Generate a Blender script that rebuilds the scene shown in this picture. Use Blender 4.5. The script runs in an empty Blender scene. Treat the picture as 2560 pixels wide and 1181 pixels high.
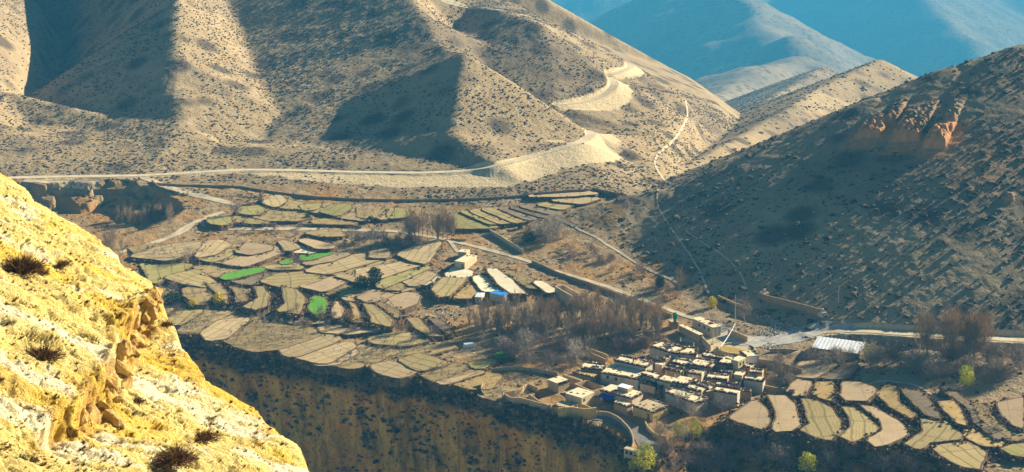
import bpy, math, random, time
import numpy as np
from mathutils import Vector
T0=time.time()
random.seed(11); RNG=np.random.default_rng(11)
# ------------------------------------------------------------------ camera
FPX=3517.0; PITCH=math.radians(15); CZ=170.0
sc=bpy.context.scene
cam=bpy.data.cameras.new('camera'); camo=bpy.data.objects.new('camera',cam); sc.collection.objects.link(camo)
camo.location=(0,0,CZ); camo.rotation_euler=(math.radians(90)-PITCH,0,0)
cam.sensor_width=36; cam.lens=36*FPX/2560; cam.clip_start=.5; cam.clip_end=20000
sc.camera=camo
# ------------------------------------------------------------------ sky, sun, exposure
SUN_AZ=math.radians(60); SUN_EL=math.radians(25)
SUN=np.array([math.sin(SUN_AZ)*math.cos(SUN_EL),math.cos(SUN_AZ)*math.cos(SUN_EL),math.sin(SUN_EL)])
world=bpy.data.worlds.new('World'); sc.world=world; world.use_nodes=True
_n=world.node_tree; _s=_n.nodes.new('ShaderNodeTexSky'); _s.sky_type='NISHITA'; _s.sun_disc=False
_s.sun_elevation=SUN_EL; _s.sun_rotation=SUN_AZ; _s.altitude=3500; _s.air_density=.55; _s.dust_density=3.0; _s.ozone_density=.3
_n.links.new(_s.outputs[0],_n.nodes['Background'].inputs[0]); _n.nodes['Background'].inputs[1].default_value=.05
_l=bpy.data.lights.new('sun','SUN'); _l.energy=5.0; _l.angle=math.radians(.5); _l.color=(1,.88,.67)
sun=bpy.data.objects.new('sun',_l); sc.collection.objects.link(sun)
sun.rotation_euler=Vector(SUN).to_track_quat('Z','Y').to_euler()
sc.view_settings.view_transform='Standard'; sc.view_settings.look='None'; sc.view_settings.gamma=1
sc.view_settings.exposure=1.32
sc.render.engine='CYCLES'
sc.cycles.max_bounces=4; sc.cycles.diffuse_bounces=2; sc.cycles.volume_bounces=0; sc.cycles.transparent_max_bounces=6
HAZE_DENSITY=.00017; HAZE_COLOR=(.09,.56,1.0)

cp,sp=math.cos(PITCH),math.sin(PITCH)
def ray(u,v):
    u=np.asarray(u,float); v=np.asarray(v,float)
    a=(u-1280)/FPX; b=-(v-590.5)/FPX
    return a, cp+b*sp, -sp+b*cp
def at_y(u,v,Y):
    a,dy,dz=ray(u,v); t=Y/dy
    return np.array([a*t, Y, CZ+dz*t])
def at_z(u,v,z):
    a,dy,dz=ray(u,v); t=(z-CZ)/dz
    return a*t, dy*t
def proj(x,y,z):
    zz=z-CZ; dep=y*cp-zz*sp; up=y*sp+zz*cp
    return 1280+FPX*x/dep, 590.5-FPX*up/dep
# ---------- noise ----------
def _h(ix,iy,s):
    n=(ix.astype(np.int64)*374761393+iy.astype(np.int64)*668265263+s*1442695041)&0xffffffff
    n=((n^(n>>13))*1274126177)&0xffffffff
    return ((n^(n>>16))&0xffff)/65535.0
def vnoise(x,y,s=0):
    ix=np.floor(x);iy=np.floor(y);fx=x-ix;fy=y-iy
    fx=fx*fx*(3-2*fx);fy=fy*fy*(3-2*fy)
    a=_h(ix,iy,s);b=_h(ix+1,iy,s);c=_h(ix,iy+1,s);d=_h(ix+1,iy+1,s)
    return (a+(b-a)*fx)*(1-fy)+(c+(d-c)*fx)*fy
def fbm(x,y,s=0,o=4):
    r=0;A=.5;
    for i in range(o):
        r=r+A*(vnoise(x,y,s+i*17)-.5); x=x*2.03+5.1;y=y*2.03+1.7;A*=.5
    return r*2
def sstep(a,b,x):
    t=np.clip((x-a)/(b-a),0,1); return t*t*(3-2*t)
# ---------- floor ----------
_fc=[(1700,950,0),(500,840,2),(1000,950,1),(700,700,9),(550,530,17),(200,440,25),(0,440,27),(1000,500,22),
     (1400,490,22),(1560,480,22),(1200,680,9),(1450,800,4),(1900,840,6),(2500,850,12),(2500,1000,8),(2000,1000,3),(1750,1000,0),(2560,1150,4),(1300,1000,0)]
_A=[];_b=[]
for u,v,z in _fc:
    x,y=at_z(u,v,z); X=x/100;Y=(y-550)/100
    _A.append([1,X,Y,X*X,X*Y,Y*Y]);_b.append(z)
_c=np.linalg.lstsq(np.array(_A),np.array(_b),rcond=None)[0]
def floor0(x,y):
    X=np.clip(x,-260,260)/100;Y=(np.clip(y,380,760)-550)/100
    return _c[0]+_c[1]*X+_c[2]*Y+_c[3]*X*X+_c[4]*X*Y+_c[5]*Y*Y
# ---------- ridges ----------
def ridge(pts):
    return np.array([at_y(*p) for p in pts])
SP=[] # (pts, sL, sR, round)
def S(name,pts,sL,sR,r=3.0): SP.append((name,ridge(pts),sL,sR,r))
S('G',[(1650,452,680),(1760,395,750),(1900,315,890),(2045,222,1080),(2200,150,1180)],.45,.5,3)
S('E',[(1700,405,800),(1790,335,1050),(1900,262,1450),(2062,170,1900),(2190,245,1840)],.45,.55,6)
S('H',[(1700,285,2300),(1850,200,2800),(1985,128,3300),(2120,215,3050)],.42,.55,24)
S('J',[(1700,-60,5600),(1840,-4,5000),(1930,80,4500),(1985,125,4100)],.45,.55,34)
S('K',[(2180,-140,8000),(2325,12,6600),(2400,75,6100),(2500,160,5600)],.45,.6,34)
S('R',[(1350,548,596),(1560,492,604),(1680,470,606),(1960,350,614),(2200,245,618),(2400,165,622),(2560,113,622),(2900,20,625)],.5,.44,4)
# ---- left massif: hand-set triangulated surface; every chain is a crest, gully or foot line (u,v,Y) ----
CH={
 'foot':[(-700,462),(-300,455),(0,449),(200,450),(350,456),(480,466),(600,472),(700,487),(800,497),(900,502),(1050,505),(1200,502),(1350,487),(1480,478),(1580,494),(1660,500)],
 'fan':[(200,374,698),(330,344,702),(440,330,700),(540,350,700)],
 'gully':[(620,402,705),(700,290,752),(640,180,825),(600,80,896),(560,0,940),(520,-120,1060)],
 'Acrest':[(445,-300,1080),(445,-150,950),(445,0,862),(440,130,792),(434,200,765),(462,300,718)],
 'Aline':[(434,200,765),(280,292,746),(100,350,728)],
 'ravine':[(-60,320,735),(0,288,760),(60,250,800),(140,190,897),(150,110,960),(185,0,1069),(190,-150,1290)],
 'N1':[(-60,290,715),(0,225,760),(70,140,840),(100,50,930),(90,-60,1080)],
 'N2':[(-300,300,680),(-250,100,720),(-160,-40,830),(-100,-200,1000)],
 'Mcrest':[(1165,130,746),(1120,124,792),(1088,96,826),(1060,40,850),(1000,-80,930),(930,-260,1080)],
 'crease':[(1095,128,806),(850,262,752),(660,380,703)],
 'Bcrest':[(1165,130,746),(1148,215,718),(1130,330,686),(1120,402,668)],
 'Bright':[(1165,130,746),(1300,215,738),(1400,280,728),(1475,332,720),(1560,400,700)],
 'Bback':[(1135,130,818),(1200,178,816),(1300,240,792),(1400,292,775),(1470,340,750)],
 'Ccrest':[(1342,52,866),(1366,110,842),(1388,200,812),(1400,265,782)],
 'Cright':[(1342,52,866),(1440,120,850),(1540,205,825),(1610,275,810)],
 'Cback':[(1342,52,866),(1270,28,905),(1180,8,940),(1100,-8,985),(1020,-60,1080)],
 'C2b':[(1440,135,895),(1540,215,880)],
 'Cl':[(1215,112,850),(1135,75,915)],
 'D':[(1300,10,1050),(1345,42,985),(1450,88,960),(1565,152,945),(1640,205,905),(1712,240,868)],
 'Db':[(1345,60,1080),(1450,115,1060),(1565,185,1040),(1660,255,980)],
 'out':[(1700,442,690),(1735,398,765),(1775,345,880),(1800,300,980),(1790,250,1080),(1720,190,1200)],
 'out2':[(1800,470,720),(1850,420,800),(1890,380,930),(1900,340,1050),(1860,290,1180)],
 'path':[(1700,300,815),(1640,340,754),(1620,400,700)],
 'gul2':[(1652,446,664),(1672,400,715),(1712,340,790),(1740,300,850)],
}
def floor_y(u,v):
    z=20.
    for _ in range(12):
        x,y=at_z(u,v,z); z=.5*z+.5*float(floor0(np.array(x),np.array(y)))
    return float(y)
CH['foot']=[(u,v,floor_y(u,v)+1.6) for u,v in CH['foot']]
def build_tin():
    from mathutils.geometry import delaunay_2d_cdt
    from mathutils import Vector
    vs=[];es=[];key={}
    for n,c in CH.items():
        prev=None
        for p in c:
            if p not in key:
                key[p]=len(vs); vs.append(at_y(*p))
            if prev is not None: es.append((prev,key[p]))
            prev=key[p]
    V=np.array(vs)
    r=delaunay_2d_cdt([Vector((v[0],v[1])) for v in V],es,[],0,1e-4,True)
    ov,oe,of,ovo=r[0],r[1],r[2],r[3]
    P=np.array([(v[0],v[1]) for v in ov])
    Zs=[]
    for i in range(len(ov)):
        if ovo[i]: Zs.append(V[ovo[i][0]][2])
        else:
            d=np.hypot(V[:,0]-P[i,0],V[:,1]-P[i,1])+.01; k=np.argsort(d)[:2]
            Zs.append((V[k,2]/d[k]).sum()/(1/d[k]).sum()); print('crossing near',P[i])
    Zs=np.array(Zs)
    gx=np.arange(-620,330,1.5);gy=np.arange(600,1420,1.5)
    G=np.full((len(gy),len(gx)),-60.)
    for f in of:
        a,b,c=[P[k] for k in f];za,zb,zc=[Zs[k] for k in f]
        x0,x1=min(a[0],b[0],c[0]),max(a[0],b[0],c[0]);y0,y1=min(a[1],b[1],c[1]),max(a[1],b[1],c[1])
        i0=max(0,int((x0-gx[0])/1.5));i1=min(len(gx),int((x1-gx[0])/1.5)+2)
        j0=max(0,int((y0-gy[0])/1.5));j1=min(len(gy),int((y1-gy[0])/1.5)+2)
        if i1<=i0 or j1<=j0: continue
        X,Y=np.meshgrid(gx[i0:i1],gy[j0:j1])
        D=(b[1]-c[1])*(a[0]-c[0])+(c[0]-b[0])*(a[1]-c[1])
        if abs(D)<1e-9: continue
        l1=((b[1]-c[1])*(X-c[0])+(c[0]-b[0])*(Y-c[1]))/D;l2=((c[1]-a[1])*(X-c[0])+(a[0]-c[0])*(Y-c[1]))/D;l3=1-l1-l2
        m=(l1>=-1e-6)&(l2>=-1e-6)&(l3>=-1e-6)
        G[j0:j1,i0:i1][m]=(l1*za+l2*zb+l3*zc)[m]
    def blur(A,n):
        for _ in range(n):
            A[1:-1]=(A[:-2]+2*A[1:-1]+A[2:])/4
            A[:,1:-1]=(A[:,:-2]+2*A[:,1:-1]+A[:,2:])/4
        return A
    return gx,gy,blur(G.copy(),5),blur(G.copy(),120)
TG=None
def tin_z(x,y):
    global TG
    if TG is None: TG=build_tin()
    gx,gy,G,GB=TG
    fx=np.clip((x-gx[0])/1.5,0,len(gx)-1.001);fy=np.clip((y-gy[0])/1.5,0,len(gy)-1.001)
    i=fx.astype(int);j=fy.astype(int);fx-=i;fy-=j
    def L(G): return (G[j,i]*(1-fx)+G[j,i+1]*fx)*(1-fy)+(G[j+1,i]*(1-fx)+G[j+1,i+1]*fx)*fy
    z=L(G)
    inside=(x>gx[0])&(x<gx[-1])&(y>gy[0])&(y<gy[-1])
    return np.where(inside&(z>-59),z,-5000.)
NAMES=[s[0] for s in SP]+['T']
def spur_z(x,y,sp):
    name,P,sL,sR,r=sp
    best=np.full(x.shape,-1e9)
    for i in range(len(P)-1):
        ax,ay,az=P[i];bx,by,bz=P[i+1]
        dx,dy=bx-ax,by-ay;L2=dx*dx+dy*dy
        t=((x-ax)*dx+(y-ay)*dy)/L2
        if i>0 : t=np.maximum(t,0)
        else: t=np.maximum(t,0)
        t=np.minimum(t,1)
        qx=x-(ax+t*dx);qy=y-(ay+t*dy)
        d=np.hypot(qx,qy); d=np.sqrt(d*d+r*r)-r
        side=dx*qy-dy*qx  # >0 : left of direction
        s=np.where(side>0,sL,sR)
        # soft blend of slopes near crest line not needed
        z=az+t*(bz-az)-s*d
        best=np.maximum(best,z)
    return best
def base(x,y):
    F=floor0(x,y)
    rt=sstep(30,90,x)*sstep(590,680,y)
    F=F*(1-rt)+np.minimum(F,14.)*rt
    F=F-.25*np.maximum(0,y-690)-.10*np.maximum(0,y-650)*rt
    back=-3400+.35*y+ 110*fbm(x/1100,y/1100,5,3)
    return np.maximum(np.maximum(F,-2000),back)
def smax(a,b,k):
    h=np.clip(.5+.5*(a-b)/k,0,1)
    return b*(1-h)+a*h+k*h*(1-h)
def H0(x,y,ids=False):
    x=np.asarray(x,float);y=np.asarray(y,float)
    w=fbm(x/60,y/60,3,2)*3
    z=base(x,y)
    idx=np.full(x.shape,-1)
    zz=z.copy()
    for i,s in enumerate(SP):
        q=spur_z(x+w,y+w*.6,s)
        if ids: idx=np.where(q>zz,i,idx); zz=np.maximum(zz,q)
        z=smax(z,q,2.5)
    q=tin_z(x+w*.22,y+w*.2)
    if ids: idx=np.where(q>zz,len(SP),idx)
    z=smax(z,q,2.0)
    z=z+sstep(1300,3500,y)*(45*fbm(x/300,y/300,15,4))
    return (z,idx) if ids else z

# ------------------------------------------------------------------ full ground function
def poly_in(x,y,P):
    c=np.zeros(x.shape,bool); n=len(P); j=n-1
    for i in range(n):
        xi,yi=P[i];xj,yj=P[j]
        if yi!=yj: c^=((yi>y)!=(yj>y))&(x<(xj-xi)*(y-yi)/(yj-yi)+xi)
        j=i
    return c
def dist_poly(x,y,P,closed=True):
    d=np.full(x.shape,1e9); n=len(P)
    for i in range(n if closed else n-1):
        ax,ay=P[i][:2];bx,by=P[(i+1)%n][:2]; dx,dy=bx-ax,by-ay; L=dx*dx+dy*dy+1e-9
        t=np.clip(((x-ax)*dx+(y-ay)*dy)/L,0,1); d=np.minimum(d,np.hypot(x-ax-t*dx,y-ay-t*dy))
    return d
def on_floor(u,v):
    z=np.full(np.shape(u),10.)
    for _ in range(14):
        x,y=at_z(u,v,z); z=.5*z+.5*floor0(x,y)
    return x,y
_RV=[(-260,466),(60,458),(130,456),(330,452),(400,472),(440,498),(470,525),(430,548),(370,575),(290,600),(220,650),(100,700),(-260,700)]
RAV=list(zip(*on_floor(np.array([p[0] for p in _RV],float),np.array([p[1] for p in _RV],float))))
# rim of the gorge (photo pixels, on the valley floor)
_RIM=[(-700,700),(-100,760),(300,815),(455,840),(500,852),(560,872),(590,886),(640,884),(690,890),(730,902),(760,900),(800,912),(850,915),(900,930),(940,934),(990,948),(1020,940),(1060,955),(1120,962),(1190,985),(1250,1008),(1330,1022),(1400,1050),(1480,1062),(1540,1085),(1585,1125),(1650,1150),(1690,1110),(1740,1072),(1820,1058),(1860,1068),(1905,1086),(1960,1088),(2060,1108),(2110,1100),(2170,1125),(2220,1122),(2300,1140),(2370,1165),(2430,1185),(2560,1215),(2800,1250),(3100,1270)]
_rx,_ry=on_floor(np.array([p[0] for p in _RIM],float),np.array([p[1] for p in _RIM],float))
_ra=_rx/_ry
def rim_y(a): return np.interp(a,_ra,_ry)
def rim_u(a): return np.interp(a,_ra,[p[0] for p in _RIM])
def near_drop(a,d):
    """fall of the ground d metres in front of the rim"""
    u=rim_u(a)
    c=1-sstep(1440,1540,u)                      # 1 on the cliff, 0 on the bushy bank on the right
    top=6+3*fbm(a*60,a*0+3.3,41,3)
    cl=np.where(d<top,d*1.0,top+(d-top)*5.0)
    cl=np.minimum(cl,95+0*d)
    bk=d*.50+np.maximum(0,d-34)*.9
    w=1-c
    return cl*(1-w)+np.minimum(bk,95)*w
ROADS=[] # (points Nx3, half width, fill width per point, cut slope)
def H1(x,y):
    """ground without roads"""
    x=np.asarray(x,float);y=np.asarray(y,float)
    z=H0(x,y)
    m=(y<760)&(x<-90)&(y>480)
    if m.any():
        xx,yy=x[m],y[m]
        ins=poly_in(xx,yy,RAV); d=dist_poly(xx,yy,RAV)*np.where(ins,1,-1)
        rough=fbm(xx/9,yy/9,7,4); north=sstep(575,640,yy)
        d=d+rough*9*north
        dep=9*(.55*sstep(0,4+10*(1-north),d)+.45*sstep(6,16+12*(1-north),d+rough*10*north))
        z[m]-=dep
    a=x/np.maximum(y,1); ry=rim_y(a)
    near=y<ry
    z=z+np.where(near,-near_drop(a,np.maximum(ry-y,0)),0)
    # orange buttresses on the right-hand hill
    m=(x>120)&(x<215)&(y>500)&(y<625)
    if m.any():
        xx,yy=x[m],y[m]; add=0
        for bx,by,w,l,h in BUT:
            s=(xx-bx)*.80-(yy-by)*(-.25); tt=(xx-bx)*(-.5)+(yy-by)*(-.86)  # tt grows downhill towards the camera
            s=(xx-bx)*.86-(yy-by)*.5; tt=-(xx-bx)*.5-(yy-by)*.86
            k=np.clip(1-(s/w)**2,0,1)**.5
            add=np.maximum(add,h*k*sstep(-l,0,tt)*(1-sstep(0,2.0,tt))*(1+.8*fbm(xx/1.8,yy/1.8,77,3)))
        z[m]+=add
    return z
BUT=[]
def H2(x,y,mask=False):
    x=np.atleast_1d(np.asarray(x,float));y=np.atleast_1d(np.asarray(y,float))
    z=H1(x,y); sh=z.shape
    scree=np.zeros(sh)
    zf=z.ravel().copy(); xf=x.ravel(); yf=y.ravel(); sf=scree.ravel()
    for P,hw,fill in ROADS:
        lo=P[:,:2].min(0)-30;hi=P[:,:2].max(0)+30
        idx=np.nonzero((xf>lo[0])&(xf<hi[0])&(yf>lo[1])&(yf<hi[1]))[0]
        if len(idx)==0: continue
        X=xf[idx];Y=yf[idx]; bd=np.full(len(idx),1e9);bz=np.zeros(len(idx));bf=np.zeros(len(idx))
        for i in range(len(P)-1):
            a,b=P[i],P[i+1];dx,dy=b[0]-a[0],b[1]-a[1];L=dx*dx+dy*dy+1e-9
            t=np.clip(((X-a[0])*dx+(Y-a[1])*dy)/L,0,1); d=np.hypot(X-a[0]-t*dx,Y-a[1]-t*dy)
            m=d<bd; bd=np.where(m,d,bd); bz=np.where(m,a[2]+t*(b[2]-a[2]),bz); bf=np.where(m,fill[i]+t*(fill[i+1]-fill[i]),bf)
        z0=zf[idx]; e=np.maximum(bd-hw,0)
        cutz=bz+e*1.6; filz=bz-e*.62
        up=z0>bz
        zn=np.where(up,np.minimum(z0,cutz),np.maximum(z0,filz*(e<bf+6)-1e6*(e>=bf+6)))
        n=fbm(X/3.5,Y/3.5,9,3)
        s1=np.where(up,(z0>cutz-.15)*(e<9)*1.0,1-sstep(bf-1.2,bf+.6,e+n*3.5))
        s1=np.where(bd<hw+.2,1,s1)*(bf>.3)
        zf[idx]=zn; sf[idx]=np.maximum(sf[idx],s1)
    z=zf.reshape(sh)
    z=z+.35*fbm(x/4.,y/4.,21,3)*(1-.8*sf.reshape(sh))
    return (z,sf.reshape(sh)) if mask else z
def march(u,v,H=None,y0=330,y1=13000):
    """first hit of the photo rays with the ground"""
    H=H or H2
    u=np.atleast_1d(np.asarray(u,float));v=np.atleast_1d(np.asarray(v,float))
    a,dy,dz=ray(u,v)
    ys=np.concatenate([np.arange(y0,780,1.6),np.arange(780,1200,4),1200*np.exp(np.linspace(0,math.log(y1/1200),220))])
    X=ys[None]*(a/dy)[:,None];Y=np.repeat(ys[None],len(u),0);Z=CZ+ys[None]*(dz/dy)[:,None]
    below=H(X,Y)>Z
    k=below.argmax(1); k=np.where(below.any(1),k,len(ys)-1); k=np.maximum(k,1)
    lo=ys[k-1];hi=ys[k]
    for _ in range(7):
        mid=(lo+hi)/2; b=H(mid*a/dy,mid)>CZ+mid*dz/dy
        hi=np.where(b,mid,hi);lo=np.where(b,lo,mid)
    y=hi; return np.stack([y*a/dy,y,CZ+y*dz/dy],1)

def floor_lim(a): return np.interp(a,[-.47,-.20,-.12,-.02,.06,.1,.14,.2,.3,.47],[640,640,640,608,628,560,478,440,420,400])

# ------------------------------------------------------------------ helpers
COL=sc.collection
def tag(o,label=None,cat=None,group=None,kind=None):
    if label: o['label']=label
    if cat: o['category']=cat
    if group: o['group']=group
    if kind: o['kind']=kind
    return o
def big_mesh(name,V,F,mats,midx=None,smooth=False,attrs=None,parent=None):
    """V (n,3); F (m,3|4) or list of such arrays"""
    V=np.asarray(V,np.float32); Fs=[np.asarray(f,np.int32) for f in (F if isinstance(F,list) else [F]) if len(f)]
    me=bpy.data.meshes.new(name); me.vertices.add(len(V)); me.vertices.foreach_set('co',V.ravel())
    loops=np.concatenate([f.ravel() for f in Fs]); sizes=np.concatenate([np.full(len(f),f.shape[1],np.int32) for f in Fs])
    st=np.concatenate([[0],np.cumsum(sizes)[:-1]]).astype(np.int32)
    me.loops.add(len(loops)); me.loops.foreach_set('vertex_index',loops)
    me.polygons.add(len(sizes)); me.polygons.foreach_set('loop_start',st)
    for m in (mats if isinstance(mats,(list,tuple)) else [mats]): me.materials.append(m)
    if midx is not None: me.polygons.foreach_set('material_index',np.asarray(midx,np.int32))
    me.update(calc_edges=True)
    if smooth: me.shade_smooth()
    else: me.shade_flat()
    for k,a in (attrs or {}).items():
        a=np.asarray(a,np.float32)
        if a.ndim==1: t=me.attributes.new(k,'FLOAT','POINT'); t.data.foreach_set('value',a)
        elif a.shape[1]==2:
            t=me.uv_layers.new(name=k); t.data.foreach_set('uv',a[loops].ravel())
        else:
            t=me.attributes.new(k,'FLOAT_COLOR','POINT'); t.data.foreach_set('color',a.ravel())
    o=bpy.data.objects.new(name,me); COL.objects.link(o)
    if parent: o.parent=parent
    return o
def empty(name,loc,rz=0):
    o=bpy.data.objects.new(name,None); COL.objects.link(o); o.location=loc; o.rotation_euler=(0,0,rz); o.empty_display_size=.5
    return o
def copy_tree(o,parent=None):
    c=o.copy(); COL.objects.link(c)
    if parent: c.parent=parent
    for ch in o.children: copy_tree(ch,c)
    return c
def grid_faces(nr,nc):
    i=np.arange((nr-1)*nc).reshape(nr-1,nc)[:,:-1].ravel()
    return np.stack([i,i+1,i+nc+1,i+nc],1)
class MB:
    def __init__(s): s.V=[];s.F3=[];s.F4=[];s.n=0;s.A=[]
    def add(s,V,F,a=0.):
        V=np.asarray(V,float);F=np.asarray(F,int)
        s.V.append(V)
        (s.F3 if F.shape[1]==3 else s.F4).append(F+s.n); s.n+=len(V)
        s.A.append(np.full(len(V),float(a)) if np.ndim(a)==0 else np.asarray(a,float)); return s
    def box(s,c,sz,rz=0,a=0.,taper=1.0,rx=0):
        x,y,z=sz[0]/2,sz[1]/2,sz[2]/2
        P=np.array([[-x,-y,-z],[x,-y,-z],[x,y,-z],[-x,y,-z],[-x*taper,-y*taper,z],[x*taper,-y*taper,z],[x*taper,y*taper,z],[-x*taper,y*taper,z]])
        if rx: cr,sr=math.cos(rx),math.sin(rx); P=np.stack([P[:,0],P[:,1]*cr-P[:,2]*sr,P[:,1]*sr+P[:,2]*cr],1)
        cr,sr=math.cos(rz),math.sin(rz); P=np.stack([P[:,0]*cr-P[:,1]*sr,P[:,0]*sr+P[:,1]*cr,P[:,2]],1)+np.array(c)
        return s.add(P,[[0,3,2,1],[4,5,6,7],[0,1,5,4],[1,2,6,5],[2,3,7,6],[3,0,4,7]],a)
    def tube(s,p,r,n=5,a=0.):
        p=np.asarray(p,float);r=np.asarray(r,float);m=len(p)
        d=np.gradient(p,axis=0) if m>1 else p; V=[]
        for i in range(m):
            t=d[i]/(np.linalg.norm(d[i])+1e-9); u=np.cross(t,[.3,.9,.1]); u/=np.linalg.norm(u)+1e-9; w=np.cross(t,u)
            for k in range(n):
                an=2*math.pi*k/n; V.append(p[i]+r[i]*(math.cos(an)*u+math.sin(an)*w))
        F=[[i*n+k,i*n+(k+1)%n,(i+1)*n+(k+1)%n,(i+1)*n+k] for i in range(m-1) for k in range(n)]
        return s.add(V,F,a)
    def ribbons(s,P0,P1,w0,w1,a=0.):
        P0=np.asarray(P0,float);P1=np.asarray(P1,float); n=len(P0)
        d=P1-P0; r=RNG.normal(size=(n,3)); u=np.cross(d,r); u/=np.linalg.norm(u,axis=1,keepdims=True)+1e-9
        w0=np.broadcast_to(np.asarray(w0,float),(n,))[:,None]/2;w1=np.broadcast_to(np.asarray(w1,float),(n,))[:,None]/2
        V=np.stack([P0-u*w0,P0+u*w0,P1+u*w1,P1-u*w1],1).reshape(-1,3)
        F=np.arange(4*n).reshape(n,4)
        a_=np.repeat(np.broadcast_to(np.asarray(a,float),(n,)),4)
        return s.add(V,F,a_)
    def build(s,name,mat,parent=None,smooth=False,attr=None):
        V=np.concatenate(s.V); F=[]
        if s.F3: F.append(np.concatenate(s.F3))
        if s.F4: F.append(np.concatenate(s.F4))
        return big_mesh(name,V,F,mat,parent=parent,smooth=smooth,attrs={'tone':np.concatenate(s.A)} if attr!=False else None)
def scatter(protos,pos,scale,rot=None,tone=None,zs=None):
    """merge many transformed copies; protos: list of (V,F3)"""
    n=len(pos); pick=RNG.integers(0,len(protos),n); VV=[];FF=[];TT=[];base=0
    scale=np.broadcast_to(np.asarray(scale,float),(n,)); rot=RNG.uniform(0,6.28,n) if rot is None else rot
    tone=RNG.uniform(0,1,n) if tone is None else tone; zs=np.ones(n) if zs is None else zs
    for k,(V,F) in enumerate(protos):
        id=np.nonzero(pick==k)[0]
        if len(id)==0: continue
        c,s=np.cos(rot[id])[:,None],np.sin(rot[id])[:,None]; S=scale[id][:,None]
        X=(V[None,:,0]*c-V[None,:,1]*s)*S+pos[id,0][:,None];Y=(V[None,:,0]*s+V[None,:,1]*c)*S+pos[id,1][:,None]
        Z=V[None,:,2]*S*zs[id][:,None]+pos[id,2][:,None]
        VV.append(np.stack([X,Y,Z],-1).reshape(-1,3))
        FF.append((F[None]+ (np.arange(len(id))*len(V))[:,None,None]).reshape(-1,F.shape[1])+base); base+=len(id)*len(V)
        TT.append(np.repeat(tone[id],len(V)))
    return np.concatenate(VV),np.concatenate(FF),np.concatenate(TT)
# ------------------------------------------------------------------ materials
def mat(name,rough=.95,spec=.15):
    m=bpy.data.materials.new(name); m.use_nodes=True; nt=m.node_tree; b=nt.nodes['Principled BSDF']
    b.inputs['Roughness'].default_value=rough; b.inputs['Specular IOR Level'].default_value=spec
    return m,nt,b
def N(nt,t,**k):
    n=nt.nodes.new(t)
    for a,v in k.items():
        if a in n.inputs: n.inputs[a].default_value=v
        else: setattr(n,a,v)
    return n
def noise(nt,scale,detail=5,vec=None,rough=.6,dist=0.):
    n=nt.nodes.new('ShaderNodeTexNoise'); n.inputs['Scale'].default_value=scale; n.inputs['Detail'].default_value=detail
    n.inputs['Roughness'].default_value=rough; n.inputs['Distortion'].default_value=dist
    if vec is not None: nt.links.new(vec,n.inputs['Vector'])
    return n.outputs[0]
def ramp(nt,f,stops,interp='LINEAR'):
    r=nt.nodes.new('ShaderNodeValToRGB'); nt.links.new(f,r.inputs[0]); cr=r.color_ramp; cr.interpolation=interp
    while len(cr.elements)<len(stops): cr.elements.new(.5)
    for e,(p,c) in zip(cr.elements,stops):
        e.position=p; e.color=(c,c,c,1) if np.ndim(c)==0 else (*c,1)
    return r.outputs[0]
def mix(nt,f,a,b,mode='MIX'):
    m=nt.nodes.new('ShaderNodeMix'); m.data_type='RGBA'; m.blend_type=mode
    for s,i in ((f,0),(a,6),(b,7)):
        if hasattr(s,'links') or hasattr(s,'is_linked'): nt.links.new(s,m.inputs[i])
        elif i==0: m.inputs[0].default_value=s
        else: m.inputs[i].default_value=(*s,1)
    return m.outputs[2]
def math_(nt,op,a,b=0.,clamp=False):
    m=nt.nodes.new('ShaderNodeMath'); m.operation=op; m.use_clamp=clamp
    for i,s in enumerate((a,b)):
        if hasattr(s,'is_linked'): nt.links.new(s,m.inputs[i])
        else: m.inputs[i].default_value=s
    return m.outputs[0]
def pos(nt): return nt.nodes.new('ShaderNodeNewGeometry').outputs['Position']
def objc(nt): return nt.nodes.new('ShaderNodeTexCoord').outputs['Object']
def attr(nt,name,out=2):
    n=nt.nodes.new('ShaderNodeAttribute'); n.attribute_name=name; return n.outputs[out]
def bump(nt,b,h,strength=.6,dist=.3):
    n=nt.nodes.new('ShaderNodeBump'); n.inputs['Strength'].default_value=strength; n.inputs['Distance'].default_value=dist
    nt.links.new(h,n.inputs['Height']); nt.links.new(n.outputs[0],b.inputs['Normal'])
def setc(nt,b,c): nt.links.new(c,b.inputs['Base Color'])
def simple(name,c1,c2,scale=2.,rough=.95,bscale=None,bdist=.1,world=True,spec=.15):
    m,nt,b=mat(name,rough,spec); v=pos(nt) if world else objc(nt)
    setc(nt,b,mix(nt,ramp(nt,noise(nt,scale,6,v),[(.35,0.),(.65,1.)]),c1,c2))
    if bscale: bump(nt,b,noise(nt,bscale,5,v),.6,bdist)
    return m
def tonemat(name,stops,rough=.95,usernd=True,var=.25,nscale=1.5):
    m,nt,b=mat(name,rough); t=attr(nt,'tone')
    c=ramp(nt,t,stops)
    if usernd:
        oi=nt.nodes.new('ShaderNodeObjectInfo'); r=math_(nt,'MULTIPLY_ADD',oi.outputs['Random'],var*2); nt.nodes[-1].inputs[2].default_value=1-var
        hs=nt.nodes.new('ShaderNodeHueSaturation'); nt.links.new(c,hs.inputs['Color']); nt.links.new(r,hs.inputs['Value']); c=hs.outputs[0]
    setc(nt,b,c); return m

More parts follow.
